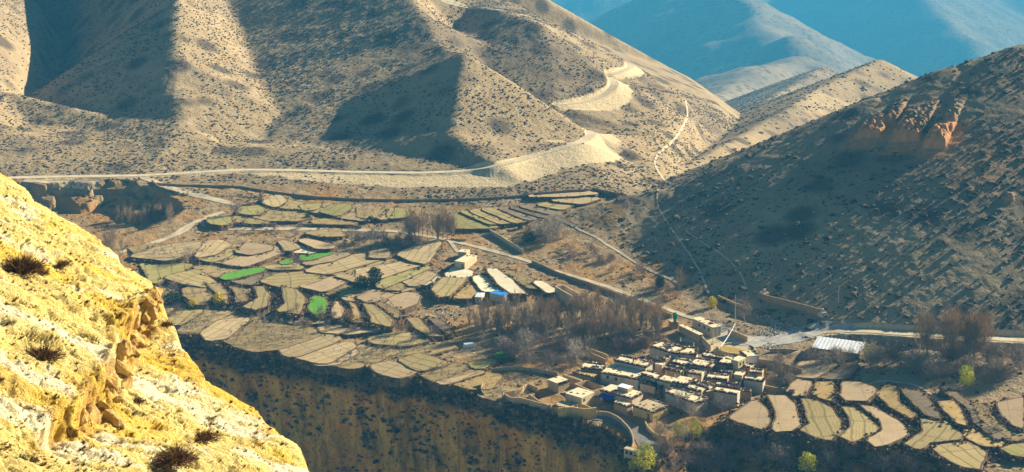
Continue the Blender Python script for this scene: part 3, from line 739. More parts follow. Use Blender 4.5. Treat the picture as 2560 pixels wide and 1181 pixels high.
FIELDS=[
(C5,[('t',.8,[(1080,135),(1160,140),(1215,180),(1150,225),(1075,200)]),('g',.8,[(910,232),(1040,222),(1090,240),(1000,285),(890,270)]),
 ('b',.6,[(1010,268),(1210,235),(1330,262),(1400,300),(1300,330),(1090,325),(950,290)]),('o',.6,[(1150,222),(1230,180),(1340,200),(1330,240),(1240,238)]),
 ('g',.8,[(1340,215),(1470,205),(1450,240),(1370,250)]),('t',.7,[(1420,262),(1490,212),(1560,205),(1500,270)]),('g',.9,[(1500,262),(1580,215),(1680,212),(1690,240),(1600,290)]),
 ('t',.7,[(1610,300),(1700,240),(1760,215),(1880,230),(1940,260),(1870,300),(1800,330)]),
 ('o',.8,[(860,300),(980,290),(1090,340),(1060,352),(830,335)]),('g',1.6,[(665,325),(690,308),(800,305),(800,340),(760,358),(690,348)]),
 ('t',1.,[(570,600),(650,480),(740,478),(800,510),(690,575)]),('o',.9,[(590,605),(690,577),(805,515),(895,515),(910,525),(770,600),(680,630)]),
 ('g',.9,[(690,632),(870,562),(940,580),(770,640)]),('p',1.2,[(870,558),(950,500),(1110,520),(1100,545),(960,578)]),
 ('p',1.1,[(770,642),(1150,520),(1210,500),(1225,545),(1080,605),(920,665)]),('t',1.2,[(1190,480),(1290,500),(1300,530),(1240,548),(1215,510)]),
 ('p',1.6,[(1340,475),(1370,468),(1575,515),(1560,530),(1460,530)]),('c',.9,[(1300,560),(1310,510),(1450,550),(1420,570)]),
 ('G',.9,[(1350,620),(1360,590),(1490,540),(1560,552),(1540,575),(1400,615)]),('G',.7,[(1200,640),(1250,615),(1258,636),(1220,650)]),
 ('p',.9,[(1370,642),(1540,577),(1690,572),(1560,622),(1400,652)]),('t',.9,[(1380,700),(1560,628),(1760,580),(1960,600),(1700,678),(1530,720)]),
 ('o',.8,[(1080,670),(1200,652),(1350,652),(1330,682),(1150,690)]),('p',.9,[(1700,745),(1900,672),(2067,620),(2067,690),(1850,702),(1760,760)]),
 ('o',.8,[(1560,718),(1700,682),(1960,605),(2050,610),(1890,668),(1700,742)]),
 ('b',.7,[(80,530),(240,505),(400,540),(480,600),(350,625),(200,600),(120,560)]),('g',.6,[(170,650),(330,640),(520,660),(440,720),(250,790),(210,700)]),
 ('o',1.3,[(350,745),(560,695),(690,790),(640,815),(480,790)]),('b',.7,[(560,670),(750,645),(930,670),(760,740),(700,740)]),
 ('G',1.2,[(765,750),(790,728),(960,690),(1050,685),(1030,702),(790,762)]),('d',.7,[(850,772),(1060,702),(1220,690),(1180,720),(1050,790),(960,800)]),
 ('o',1.2,[(1060,775),(1180,725),(1400,710),(1510,750),(1300,820),(1200,815)]),('p',1.4,[(1335,810),(1590,745),(1690,765),(1500,850)]),
 ('o',1.,[(1470,850),(1690,767),(1750,795),(1580,860),(1540,870)]),('g',1.,[(1575,860),(1750,800),(1800,830),(1650,885)]),
 ('p',1.,[(1650,880),(1700,860),(1780,860),(1730,915),(1680,910)]),('p',1.2,[(1750,895),(1880,840),(2000,840),(2067,870),(2060,960),(1900,930)]),
 ('g',1.,[(1920,830),(1945,775),(2067,720),(2067,790),(1960,830)]),
 ('b',1.6,[(490,830),(640,820),(660,880),(600,950),(500,880)]),('t',2.0,[(640,800),(740,795),(805,870),(800,930),(780,940),(690,850)]),
 ('b',2.2,[(800,815),(900,830),(960,840),(930,870),(960,920),(850,935),(855,870)]),('o',2.4,[(985,815),(1060,815),(1105,880),(1090,960),(1000,990),(900,965),(960,930),(1015,900)]),
 ('o',2.6,[(1190,815),(1300,835),(1385,900),(1330,1020),(1170,1000),(1160,985),(1215,940)]),('G',2.2,[(1400,900),(1440,885),(1510,890),(1540,935),(1520,1010),(1450,1035),(1385,985)]),
 ('t',2.0,[(1580,930),(1610,925),(1660,990),(1640,1060),(1570,1050),(1560,1000)]),('s',2.0,[(1690,925),(1740,950),(1780,1020),(1790,1080),(1700,1080),(1720,1010)]),
 ('o',2.4,[(1790,940),(1880,950),(2020,1060),(2000,1120),(1850,1080),(1850,1040)]),('b',1.8,[(1870,925),(1950,935),(2067,1000),(2067,1040),(2030,1050)]),
 ('o',.8,[(370,1030),(470,985),(590,995),(520,1050),(420,1100)]),('b',.8,[(440,1150),(600,1000),(900,1010),(960,1030),(760,1048),(610,1150)]),
 ('p',.8,[(1080,1035),(1300,1036),(1500,1042),(1560,1080),(1300,1085)]),('t',.9,[(1480,1110),(1700,1108),(1900,1110),(1950,1130),(1700,1160),(1500,1150)]),
 ('t',1.5,[(1610,735),(1800,735),(1850,760),(1780,790),(1700,760)]),('o',1.5,[(1960,800),(2067,800),(2067,840),(1990,835)]),
 ('b',1.,[(1600,390),(1640,440),(1500,445),(1380,420)]),('s',.8,[(1430,330),(1560,318),(1740,340),(1700,355),(1450,350)])]),
(C6,[('g',.8,[(225,240),(335,245),(345,300),(230,310)]),('t',.8,[(110,300),(215,235),(230,240),(180,320)]),('b',.7,[(0,230),(120,220),(170,250),(90,310),(0,300)]),
 ('g',.8,[(690,300),(745,262),(960,355),(1000,380),(720,385)]),('g',.9,[(750,258),(815,262),(1035,350),(965,352)]),('o',.9,[(825,258),(895,243),(1140,343),(1040,350)]),
 ('o',.9,[(905,240),(1025,238),(1240,328),(1150,343)]),('d',.9,[(1035,235),(1105,232),(1350,308),(1250,325)]),('d',1.,[(1115,228),(1175,227),(1420,288),(1360,305)]),
 ('d',1.,[(1190,222),(1300,215),(1480,250),(1430,285)]),('o',1.,[(1320,212),(1380,200),(1560,215),(1490,245)]),('t',1.,[(1420,180),(1550,160),(1760,165),(1640,205)]),
 ('t',.8,[(1240,150),(1480,110),(1700,105),(1740,130),(1500,150)]),('t',1.,[(300,580),(440,500),(560,470),(580,500),(480,640),(380,620)]),('t',1.,[(100,560),(200,540),(190,600),(90,600)]),
 ('b',.8,[(1060,700),(1180,720),(1300,790),(1280,830)])]),
(C4,[('t',1.2,[(310,205),(420,120),(600,100),(610,110),(440,240),(350,250)]),('b',1.,[(450,240),(690,90),(920,130),(1130,200),(1000,260),(830,310),(680,330),(560,300)]),
 ('t',1.2,[(850,310),(1130,215),(1250,240),(1200,270),(960,360),(900,360)]),('t',1.2,[(960,365),(1130,300),(1320,275),(1350,300),(1180,410),(1080,400)]),
 ('p',1.1,[(1080,402),(1330,310),(1370,340),(1230,420),(1120,425)]),('b',1.,[(1190,412),(1480,310),(1683,330),(1500,400),(1440,430),(1340,445),(1250,430)]),
 ('b',.8,[(140,200),(260,90),(300,60),(480,100),(300,205)])]),
(CB,[('t',1.4,[(110,900),(350,850),(480,930),(390,975),(310,990),(170,950)]),('o',1.4,[(340,848),(500,805),(690,880),(500,935)]),
 ('o',1.2,[(90,680),(350,620),(460,660),(560,690),(380,730),(120,710)]),('b',.8,[(0,740),(220,735),(560,702),(780,740),(560,800),(350,835),(100,880),(0,850)]),
 ('b',1.,[(500,960),(700,880),(970,920),(960,940),(760,1020),(640,1030)]),('p',1.1,[(655,1027),(930,947),(1010,945),(830,1002),(700,1042)]),
 ('s',.8,[(770,1042),(1000,965),(1140,980),(1060,1080),(900,1080)]),('g',1.,[(920,880),(1020,862),(1100,850),(1010,910),(950,912)]),('G',1.2,[(1120,822),(1190,782),(1230,790),(1225,822),(1150,832)]),
 ('b',1.8,[(380,510),(480,505),(560,590),(690,660),(560,660),(450,590)]),('d',1.8,[(560,510),(660,520),(760,590),(740,640),(680,620)]),
 ('p',1.4,[(0,340),(130,280),(280,300),(180,350),(90,375)]),('p',1.5,[(150,380),(290,290),(470,320),(440,390),(330,430),(220,430)]),
 ('t',1.2,[(380,210),(540,130),(610,150),(500,230),(430,240)]),('c',1.2,[(500,220),(590,172),(650,180),(560,235)]),
 ('c',1.,[(735,145),(780,95),(900,130),(900,155),(830,175),(740,165)]),('o',2.0,[(590,240),(680,175),(880,180),(870,210),(740,330),(640,340),(585,280)]),
 ('s',1.2,[(760,312),(880,205),(950,240),(950,340),(800,340)]),('c',1.4,[(950,170),(1000,165),(1100,270),(1090,285),(1030,285),(960,200)]),
 ('c',2.2,[(1035,100),(1120,100),(1250,200),(1370,310),(1230,310),(1130,230),(1040,130)]),('c',1.2,[(1440,210),(1480,215),(1600,290),(1560,300)]),
 ('g',1.2,[(170,190),(330,130),(540,65),(545,100),(400,170),(200,250),(175,260)]),('p',1.2,[(210,260),(380,220),(410,270),(300,295)]),
 ('t',1.1,[(0,112),(300,62),(540,10),(530,60),(320,125),(160,180),(0,170)])]),
(C8,[('p',1.6,[(40,570),(130,510),(220,498),(310,515),(180,595),(90,585)]),('d',1.2,[(230,590),(340,515),(440,520),(360,600),(280,600)]),
 ('p',2.0,[(15,680),(30,640),(80,605),(170,620),(180,650),(130,715),(60,710)]),('s',1.8,[(160,690),(200,625),(300,620),(320,680),(310,750),(220,725)]),
 ('p',2.2,[(340,710),(360,620),(470,625),(570,660),(560,700),(510,745),(380,740)]),
 ('o',2.6,[(100,725),(200,740),(290,780),(355,870),(360,930),(300,985),(200,970),(95,920),(155,880),(130,800)]),
 ('o',2.6,[(350,775),(430,785),(520,850),(600,920),(570,940),(420,995),(345,960),(400,900),(395,840)]),
 ('p',2.6,[(460,765),(560,780),(640,830),(740,890),(770,950),(640,1010),(560,1025),(500,980),(600,920),(590,870)]),
 ('s',2.0,[(560,690),(640,640),(710,660),(700,740),(820,830),(780,850),(650,780)]),('d',2.4,[(720,665),(860,690),(960,830),(960,855),(870,830),(830,790),(740,700)]),
 ('s',2.4,[(940,745),(1040,740),(1110,830),(1130,900),(1060,880),(980,800)]),('o',2.2,[(730,1000),(850,930),(840,850),(1000,870),(1100,960),(1080,980),(900,1000),(860,1040),(800,1035)]),
 ('s',1.6,[(1130,900),(1330,990),(1340,1010),(1230,1010),(1140,960)]),('d',1.8,[(960,670),(1060,690),(1150,760),(1200,860),(1380,970),(1300,980),(1170,880),(1120,780),(1000,700)]),
 ('b',1.6,[(1160,800),(1180,760),(1330,850),(1460,960),(1400,980),(1300,930)]),('p',2.2,[(1300,750),(1473,720),(1473,920),(1400,890),(1330,830)]),
 ('o',1.8,[(880,1010),(1120,990),(1250,1060),(1200,1160),(1100,1150),(960,1080)]),('g',1.8,[(1330,1035),(1400,1010),(1473,1000),(1560,1010),(1560,1100),(1400,1075)])]),
(FU,[('p',2.6,[(1820,1045),(1875,1003),(1895,1000),(1915,1020),(1927,1050),(1922,1065),(1905,1075),(1860,1060)]),
 ('p',2.6,[(1918,988),(1965,990),(1988,1010),(2003,1060),(1980,1078),(1940,1080),(1928,1072),(1938,1040),(1930,1010)]),
 ('t',1.,[(330,640),(420,612),(500,606),(505,622),(420,650)]),('b',.8,[(1205,962),(1290,972),(1330,985),(1262,1002),(1210,990)])])]
PLATES=[]; RISES=[]
def chaikin(P,n=1):
    P=np.array(P,float)
    for _ in range(n):
        Q=np.roll(P,-1,0); P=np.stack([.94*P+.06*Q,.06*P+.94*Q],1).reshape(-1,2)
    return P
def field(kind,rise,px,idx):
    px=chaikin(px); c=px.mean(0)
    g=march(c[0],c[1],H1)[0]; gx,gy=g[0],g[1]
    e=4.; fx=float(floor0(np.array(gx+e),np.array(gy))-floor0(np.array(gx-e),np.array(gy)))/(2*e); fy=float(floor0(np.array(gx),np.array(gy+e))-floor0(np.array(gx),np.array(gy-e)))/(2*e)
    G=np.array([fx,fy])*.75
    a,dy,dz=ray(px[:,0],px[:,1])
    # plane z = g.z+rise+G.(p-g)
    t=(g[2]+rise-CZ-G[0]*gx-G[1]*gy)/(dz-G[0]*a-G[1]*dy)
    P=np.stack([a*t,dy*t,CZ+dz*t],1)
    # evenly spaced outline with a little wobble
    Q=densify(np.vstack([P,P[:1]]),1.8)[:-1]; w=fbm(Q[:,0]/3,Q[:,1]/3,101+idx,3)
    cc=Q.mean(0); d=Q-cc; d[:,2]=0; L=np.linalg.norm(d,axis=1,keepdims=True); nrm=d/L
    Q[:,:2]+=nrm[:,:2]*w[:,None]*.8
    n=len(Q)
    # orientation
    A=.5*np.sum(Q[:,0]*np.roll(Q[:,1],-1)-np.roll(Q[:,0],-1)*Q[:,1])
    if A<0: Q=Q[::-1]
    tg=np.roll(Q,-1,0)-np.roll(Q,1,0); on=np.stack([tg[:,1],-tg[:,0]],1); on/=np.linalg.norm(on,axis=1,keepdims=True)+1e-9
    Q[:,:2]+=on*(1.9 if rise<1.7 else .2); dep=rise+1.6
    rings=[Q]
    R0=Q.copy(); R0[:,:2]-=on*.35; R0[:,2]+=.0
    for k,(o_,z_) in enumerate([(.15,-.25),(.6,-.45*dep),(1.3,-dep)]):
        R=Q.copy(); nn=fbm(Q[:,0]/1.6+k*9,Q[:,1]/1.6,140,3)
        R[:,:2]+=on*(o_*(rise/1.8)+nn[:,None]*.7*(k>0)); R[:,2]+=z_+nn*.5*(k>0); rings.append(R)
    # low rough lip round the edge
    lip=Q.copy(); lip[:,:2]-=on*.5; lip[:,2]+=.02; Q2=Q.copy(); Q2[:,2]+=.06+.25*fbm(Q[:,0],Q[:,1],150,2)
    V=np.concatenate([lip,Q2]+rings[1:]); F=[]
    i=np.arange(n);j=(i+1)%n
    for r in range(4): F.append(np.stack([i+r*n,i+(r+1)*n,j+(r+1)*n,j+r*n],1))
    F=np.concatenate(F)
    # top as an ear-cut n-gon through bmesh
    import bmesh
    long=np.linalg.svd((Q[:,:2]-Q[:,:2].mean(0)))[2][0] if n>2 else np.array([1,0])
    if KIND_DIR.get(idx): long=np.array(KIND_DIR[idx])
    me=bpy.data.meshes.new('field'); nv=len(V)
    faces=[list(range(n))]+[list(map(int,f)) for f in F]
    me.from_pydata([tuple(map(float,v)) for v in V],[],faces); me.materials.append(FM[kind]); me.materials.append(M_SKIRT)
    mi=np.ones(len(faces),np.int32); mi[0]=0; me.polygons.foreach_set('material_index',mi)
    u=(V[:,:2]-cc[:2])@long; v=(V[:,:2]-cc[:2])@np.array([-long[1],long[0]])
    uv=me.uv_layers.new(name='UVMap'); li=np.zeros(len(me.loops),np.int32); me.loops.foreach_get('vertex_index',li); uv.data.foreach_set('uv',np.stack([u[li],v[li]],1).astype(np.float32).ravel())
    me.shade_flat(); me.update(); o=bpy.data.objects.new('field',me); COL.objects.link(o); tag(o,kind='structure')
    PLATES.append((px,(g[2]+rise-G[0]*gx-G[1]*gy,G[0],G[1]),kind,Q)); RISES.append(rise)
KIND_DIR={}
_i=0
for (ox,oy,s_),L in FIELDS:
    for k,r,P in L:
        field(k,r,[(ox+x/s_,oy+y/s_) for x,y in P],_i); _i+=1
print('fields',_i,time.time()-T0)
def ground_at(u,v):
    """world point under a photo pixel: a field plate if the pixel lies on one, else the ground"""
    for px,(c0,a_,b_),k,Q in PLATES:
        if poly_in(np.array([float(u)]),np.array([float(v)]),[tuple(p) for p in px])[0]:
            a,dy,dz=ray(u,v); t=(c0-CZ)/(dz-a_*a-b_*dy); return np.array([a*t,dy*t,CZ+dz*t])
    return march(u,v)[0]
def ground_many(pts):
    """like ground_at for many pixels"""
    pts=np.array(pts,float); out=march(pts[:,0],pts[:,1])
    for px,(c0,a_,b_),k,Q in PLATES:
        m=poly_in(pts[:,0],pts[:,1],[tuple(p) for p in px])
        if m.any():
            a,dy,dz=ray(pts[m,0],pts[m,1]); t=(c0-CZ)/(dz-a_*a-b_*dy); out[m]=np.stack([a*t,dy*t,CZ+dz*t],1)
    return out

# ------------------------------------------------------------------ village
def wall_mat(name,c1,c2,stain,course=False):
    m,nt,b=mat(name); p=objc(nt)
    mp=nt.nodes.new('ShaderNodeMapping'); mp.inputs['Scale'].default_value=(1,1,.25); nt.links.new(p,mp.inputs['Vector'])
    c=mix(nt,ramp(nt,noise(nt,.8,5,p),[(.35,0.),(.65,1.)]),c1,c2); c=mix(nt,ramp(nt,noise(nt,1.3,5,mp.outputs[0],.7),[(.52,0.),(.72,.75)]),c,stain)
    setc(nt,b,c); bump(nt,b,noise(nt,2.5,6,p,.7),.6,.12); return m
WM={'w':wall_mat('whitewashed_wall',(.52,.42,.28),(.64,.55,.41),(.34,.24,.14)),
    'a':wall_mat('adobe_wall',(.42,.30,.15),(.54,.40,.22),(.30,.19,.09)),
    'y':wall_mat('yellow_adobe_wall',(.60,.40,.12),(.70,.50,.18),(.38,.24,.08)),
    's':wall_mat('tan_stone_wall',(.52,.40,.22),(.66,.54,.33),(.36,.26,.14)),
    'b':wall_mat('brown_mud_wall',(.30,.20,.11),(.40,.28,.16),(.18,.11,.06))}
M_ROOF=simple('mud_roof',(.70,.60,.36),(.84,.75,.50),.9,bscale=3,bdist=.06,world=True)
M_ROOF2=simple('flat_brown_roof',(.46,.36,.20),(.60,.48,.29),.9,bscale=3,bdist=.06)
M_WOOD=tonemat('stacked_firewood',[(0.,(.05,.022,.014)),(.45,(.13,.055,.035)),(.72,(.30,.18,.11)),(1.,(.72,.62,.47))],usernd=False)
M_DARK=simple('dark_opening',(.02,.018,.016),(.04,.035,.03))
M_TIMB=simple('old_timber',(.14,.085,.045),(.24,.15,.08),3)
M_BLUEFR=simple('blue_green_frame',(.03,.12,.13),(.05,.18,.18),3)
M_METAL,_a,_b=mat('pale_sheet_roof',.35,.5); setc(_a,_b,mix(_a,ramp(_a,noise(_a,.3,3,objc(_a)),[(.35,0.),(.65,1.)]),(.74,.76,.78),(.86,.88,.90)))
M_BLUE=simple('blue_sheet',(.03,.22,.62),(.05,.32,.75),.8); M_BLUET=simple('blue_tarpaulin',(.02,.05,.30),(.04,.10,.45),1.5,bscale=2,bdist=.2)
M_GREEN=simple('green_plastic',(.02,.25,.12),(.03,.33,.16),1,rough=.4)
M_WHITE=simple('white_cloth',(.82,.82,.80),(.9,.9,.88),1)
def log_rows(g,L,D,z,sides='fblr',layers=2,inset=.0):
    for sd in sides:
        n=int((L if sd in 'fb' else D)/.36)
        for k in range(n):
            t=(k+.5)/n-.5
            for l in range(layers):
                if RNG.random()<.12: continue
                ln=.55+RNG.random()*.35; jit=(RNG.random()-.5)*.25; tn=float(np.clip(RNG.random()*.7+(RNG.random()<.22)*.6,0,1))
                zz=z+.11+.2*l+(RNG.random()-.5)*.08
                if sd in 'fb': g.box((t*L,(-D/2 if sd=='f' else D/2)+jit*.6,zz),(.24,ln,.20),(RNG.random()-.5)*.5,tn)
                else: g.box(((-L/2 if sd=='l' else L/2)+jit*.6,t*D,zz),(ln,.24,.20),(RNG.random()-.5)*.5,tn)
HOUSES=[]
def house(name,label,o,A,B,C,h=3.2,wall='w',roof=M_ROOF,logs='fblr',wins=(),rwins=(),door=None,layers=2,open_=False,group=None,under=2.5,cat='house',base=None,extra=None,ratio=None):
    ox,oy,s=o; q=[(ox+x/s,oy+y/s) for x,y in (A,B,C)]
    cx,cy=np.mean([q[1][0],q[2][0]]),np.mean([q[1][1],q[2][1]])
    z=0.
    for _ in range(6):
        x,y=at_z(cx,cy,z+h); z=float(H1(np.array([x]),np.array([y]))[0]) if base is None else base
    zr=z+h; P=[np.array(at_z(a,b,zr)) for a,b in q]
    e1=P[1]-P[0]; e2=P[2]-P[0]; L=np.linalg.norm(e1); u=e1/L; v=np.array([-u[1],u[0]]); D=abs(float(e2@v)); sk=float(e2@u)
    D=max(D,1.2); ctr=P[0]+u*(L/2+ .5*np.clip(sk,-1.5,1.5))+v*(D/2)
    r=empty(name,(ctr[0],ctr[1],z),math.atan2(u[1],u[0])); tag(r,label,cat,group or 'houses of the village')
    g=MB()
    if open_:
        w=.45
        for c_,s_ in (((0,-D/2+w/2),(L,w)),((0,D/2-w/2),(L,w)),((-L/2+w/2,0),(w,D-2*w)),((L/2-w/2,0),(w,D-2*w))): g.box((c_[0],c_[1],(h-under)/2),(s_[0],s_[1],h+under),taper=1)
        g.build('wall',WM[wall],r); f=MB(); f.box((0,0,.05),(L-2*w-.01,D-2*w-.01,.1)); f.build('floor',M_ROOF2,r)
    else:
        g.box((0,0,(h-under)/2),(L,D,h+under),taper=.975); g.build('wall',WM[wall],r)
        f=MB(); f.box((0,0,h+.06),(L*.975+.24,D*.975+.24,.12)); rf=f.build('roof',roof,r)
        k=MB(); 
        for _ in range(int(L*D/9)): k.box(((RNG.random()-.5)*L*.8,(RNG.random()-.5)*D*.8,h+.12+.06),(.3+RNG.random()*.8,.2+RNG.random()*.5,.12+RNG.random()*.12),RNG.random()*3,RNG.random())
        if k.n: k.build('roof_clutter',M_WOOD,rf)
    if logs:
        g=MB(); e_=.16
        for sd in logs:
            if sd in 'fb': g.box((0,(-D/2 if sd=='f' else D/2)*.985,h-.10),(L*.99,.34,.42),0,.12)
            else: g.box(((-L/2 if sd=='l' else L/2)*.985,0,h-.10),(.34,D*.985,.418),0,.12)
        g.build('eave_band',M_WOOD,r)
        g=MB(); log_rows(g,L,D,h+.12 if not open_ else h,logs,layers)
        if g.n: g.build('parapet',M_WOOD,r)
    def hole(nm,x,y,zz,w,hh,ry,m,frame=True):
        g=MB(); g.box((x,y,zz),(w,.14,hh) if ry==0 else (.14,w,hh)); ob=g.build(nm,m,r)
        if frame:
            e=MB()
            for a_,b_,c_,d_ in ((0,hh/2+.06,w+.24,.12),(0,-hh/2-.05,w+.24,.10)):
                e.box((x+(a_ if ry==0 else 0),y+(a_ if ry else 0),zz+b_),(c_,.22,d_) if ry==0 else (.22,c_,d_))
            e.build('frame',M_TIMB if nm=='door' else M_BLUEFR,ob)
    for t,zz in wins: hole('window',(t-.5)*L,-D/2*.985,zz,.75,.8,0,M_DARK)
    for t,zz in rwins: hole('window',L/2*.985,(t-.5)*D,zz,.7,.8,1,M_DARK)
    if door is not None: hole('door',(door-.5)*L,-D/2*.992,.95,.85,1.9,0,M_TIMB)
    if extra: extra(r,L,D,h)
    HOUSES.append((r,L,D,h)); return r
P1=(1360,880,7.38);P2=(1480,890,7.38);P3=(1580,850,7.38);P4=(1640,900,7.38);P5=(1740,840,7.38);P6=(1660,760,8.437)
def x_tarp(r,L,D,h):
    g=MB(); g.box((-L*.22,-D/2-1.3,h-.95),(L*.42,2.4,.10),rx=.30); g.build('awning',M_BLUET,r)
    g=MB(); g.box((-L*.22,-D/2-.12,.7),(L*.36,.16,1.7)); g.build('opening',M_DARK,r)
    g=MB(); g.box((L*.05,D*.15,h+.85),(L*.32,D*.42,1.5)); k=g.build('roof_room',WM['a'],r); g=MB(); g.box((L*.05,D*.15,h+1.66),(L*.34,D*.46,.1)); g.build('roof',M_WHITE,k)
def x_whiteend(r,L,D,h):
    g=MB(); g.box((L/2*.985,-D*.05,h-1.3),(.18,D*.82,2.2)); g.build('white_panel',M_WHITE,r)
def x_chim(r,L,D,h):
    g=MB(); g.box((0,D*.2,h+.5),(L*.3,D*.25,.7)); log_rows(g,L*.3,D*.25,h+.85,'fblr',1); g.build('roof_vent',M_WOOD,r)
def x_div(r,L,D,h):
    g=MB(); g.box((L*.08,0,h+.35),(.4,D*.9,.5)); g.build('roof_divider',WM['a'],r); g=MB(); g.box((L*.02,-D*.1,h+.7),(.5,.12,1.1)); g.build('stovepipe',M_BLUEFR,r)
house('village_house','large whitewashed house with two dark windows and wide pale flat roof',P2,(115,300),(810,430),(395,165),3.6,'w',logs='fr',wins=((.2,2.4),(.42,2.3)),rwins=((.5,2.6),),extra=x_whiteend)
house('village_house','house with divided roof terrace standing directly behind the large white house',P2,(420,85),(1010,215),(525,0),4.6,'w',logs='fblr',extra=x_div)
house('village_house','low house with blue awning over its front and a small white roof room',P2,(168,640),(770,800),(330,520),3.2,'w',logs='fr',extra=x_tarp)
house('village_house','small lean-to with pale green tinged roof below the blue awning house',P2,(405,850),(650,940),(500,812),2.8,'a',logs='fr',layers=1)
house('village_house','yellow walled house with beam covered roof at the front right of the lane',P2,(735,910),(1110,1040),(1065,800),3.0,'y',M_ROOF2,logs='fbr',door=.78,layers=1)
house('village_house','tan stone house with bright right wall above the cliff edge',P1,(410,770),(715,862),(610,655),3.8,'s',logs='',rwins=((.2,2.8),),door=None)
house('village_hut','bright yellow hut on the cliff edge',P1,(210,990),(530,1060),(300,905),2.3,'y',M_ROOF2,logs='fr',layers=1,cat='hut')
house('village_house','adobe house heaped with dry branches, leftmost of the village',P1,(95,525),(290,605),(255,440),3.0,'a',logs='r',layers=1)
house('animal_pen','walled pen behind the branch covered adobe house',P1,(380,430),(700,540),(300,395),2.2,'a',logs='',open_=True,cat='pen',layers=1)
house('animal_pen','walled pen left of the large whitewashed house',P1,(560,590),(900,730),(800,510),2.3,'a',logs='',open_=True,cat='pen')
house('village_house','house with sunken dark yard left of the large white house',P1,(660,290),(1060,335),(770,200),2.8,'a',logs='fb',extra=lambda r,L,D,h:MB().box((L*.1,-D*.12,h+.14),(L*.34,D*.35,.12)).build('dark_yard',M_DARK,r))
house('village_house','low straw roofed shed above the pens',P1,(520,375),(900,465),(600,335),2.4,'a',roof=FM['s'],logs='f',layers=1)
house('village_house','house with long firewood parapet and square roof opening at the back of the village',P3,(305,110),(735,240),(590,35),3.8,'w',logs='fblr',extra=x_chim)
house('village_house','house joined to the right of the square opening roof with a small dark window',P3,(735,240),(1150,270),(960,140),3.4,'w',logs='fbr',wins=((.25,2.0),))
house('village_house','plain house with bright roof and blue bundle at its corner',P3,(720,420),(1000,465),(810,350),3.2,'w',logs='fb')
house('village_house','house with three stepped firewood rows behind its bright roof',P3,(1085,455),(1420,515),(1130,330),3.4,'w',logs='fblr')
house('village_house','narrow house with thick firewood along its front in the village middle',P3,(590,530),(900,595),(650,480),3.0,'a',logs='fb',layers=3)
house('village_house','tiny white block house with striped wall behind the large white house',P3,(420,440),(545,470),(500,405),2.8,'w',logs='b',layers=1)
house('village_house','house with small straw coloured roof right of the large white house',P3,(190,640),(450,715),(275,565),4.2,'w',logs='fb')
house('village_house','terrace house with curved firewood edge below the small straw roof',P3,(170,790),(450,855),(195,735),2.8,'w',roof=M_DARK,logs='f')
house('village_house','house with prayer flags on its sunlit roof near the village middle',P3,(480,735),(740,800),(560,650),4.2,'w',logs='fl')
house('village_house','house with a square dark window and broad bright roof',P3,(740,775),(1020,830),(900,670),4.0,'w',logs='fr',wins=((.3,2.9),))
house('village_house','largest front house of the village with two part roof',P4,(165,592),(740,810),(390,510),3.5,'w',logs='fblr',extra=x_div)
house('village_house','house with red timbers on its roof behind the largest front house',P4,(490,500),(850,590),(600,415),3.4,'w',logs='fb')
house('village_house','flat brown roofed house in the village middle',P4,(640,240),(840,272),(650,165),3.2,'w',M_ROOF2,logs='b',layers=1)
house('village_house','house under a heavy dark firewood wall in the village middle',P4,(775,480),(1020,550),(800,400),3.0,'a',logs='fb',layers=3)
house('village_house','long thin house with a slit of roof right of the village middle',P5,(180,775),(560,815),(250,700),3.0,'a',logs='fb',layers=2)
house('village_house','long house behind the front row with pale firewood coping',P5,(330,915),(760,965),(420,865),2.8,'a',logs='f',layers=3)
house('village_house','tall brown house at the front right with pale coping',P5,(330,1010),(775,1085),(370,950),4.4,'w',logs='f',layers=2)
house('village_house','white house with one dark window below the round yard',P5,(265,390),(495,428),(330,348),3.2,'w',logs='fb',wins=((.65,2.3),))
house('village_house','brown house in front of the tan tower house',P5,(400,500),(680,545),(500,430),3.4,'b',logs='f')
house('village_house','tan tower house with slotted wall',P5,(675,445),(812,482),(755,365),5.2,'s',logs='',rwins=((.3,4.0),(.7,4.0)))
house('village_house','house with brilliant white end wall at the upper right of the village',P5,(825,310),(945,400),(1000,240),3.4,'w',logs='fb',extra=x_whiteend)
house('village_house','brown tower house with lit roof right of the village middle',P5,(715,715),(868,738),(740,640),5.0,'a',logs='b')
house('village_house','house with teal drum on its roof at the right end of the village',P5,(885,795),(1240,845),(930,725),4.0,'w',logs='fr')
house('village_house','upper half of the right end house with red firewood front',P5,(995,665),(1230,695),(1010,615),4.6,'a',logs='fb')
house('ruined_house','roofless dark walled ruin at the front right of the village',P5,(768,1010),(975,1025),(880,955),3.0,'b',logs='f',layers=1,open_=True,cat='ruin')
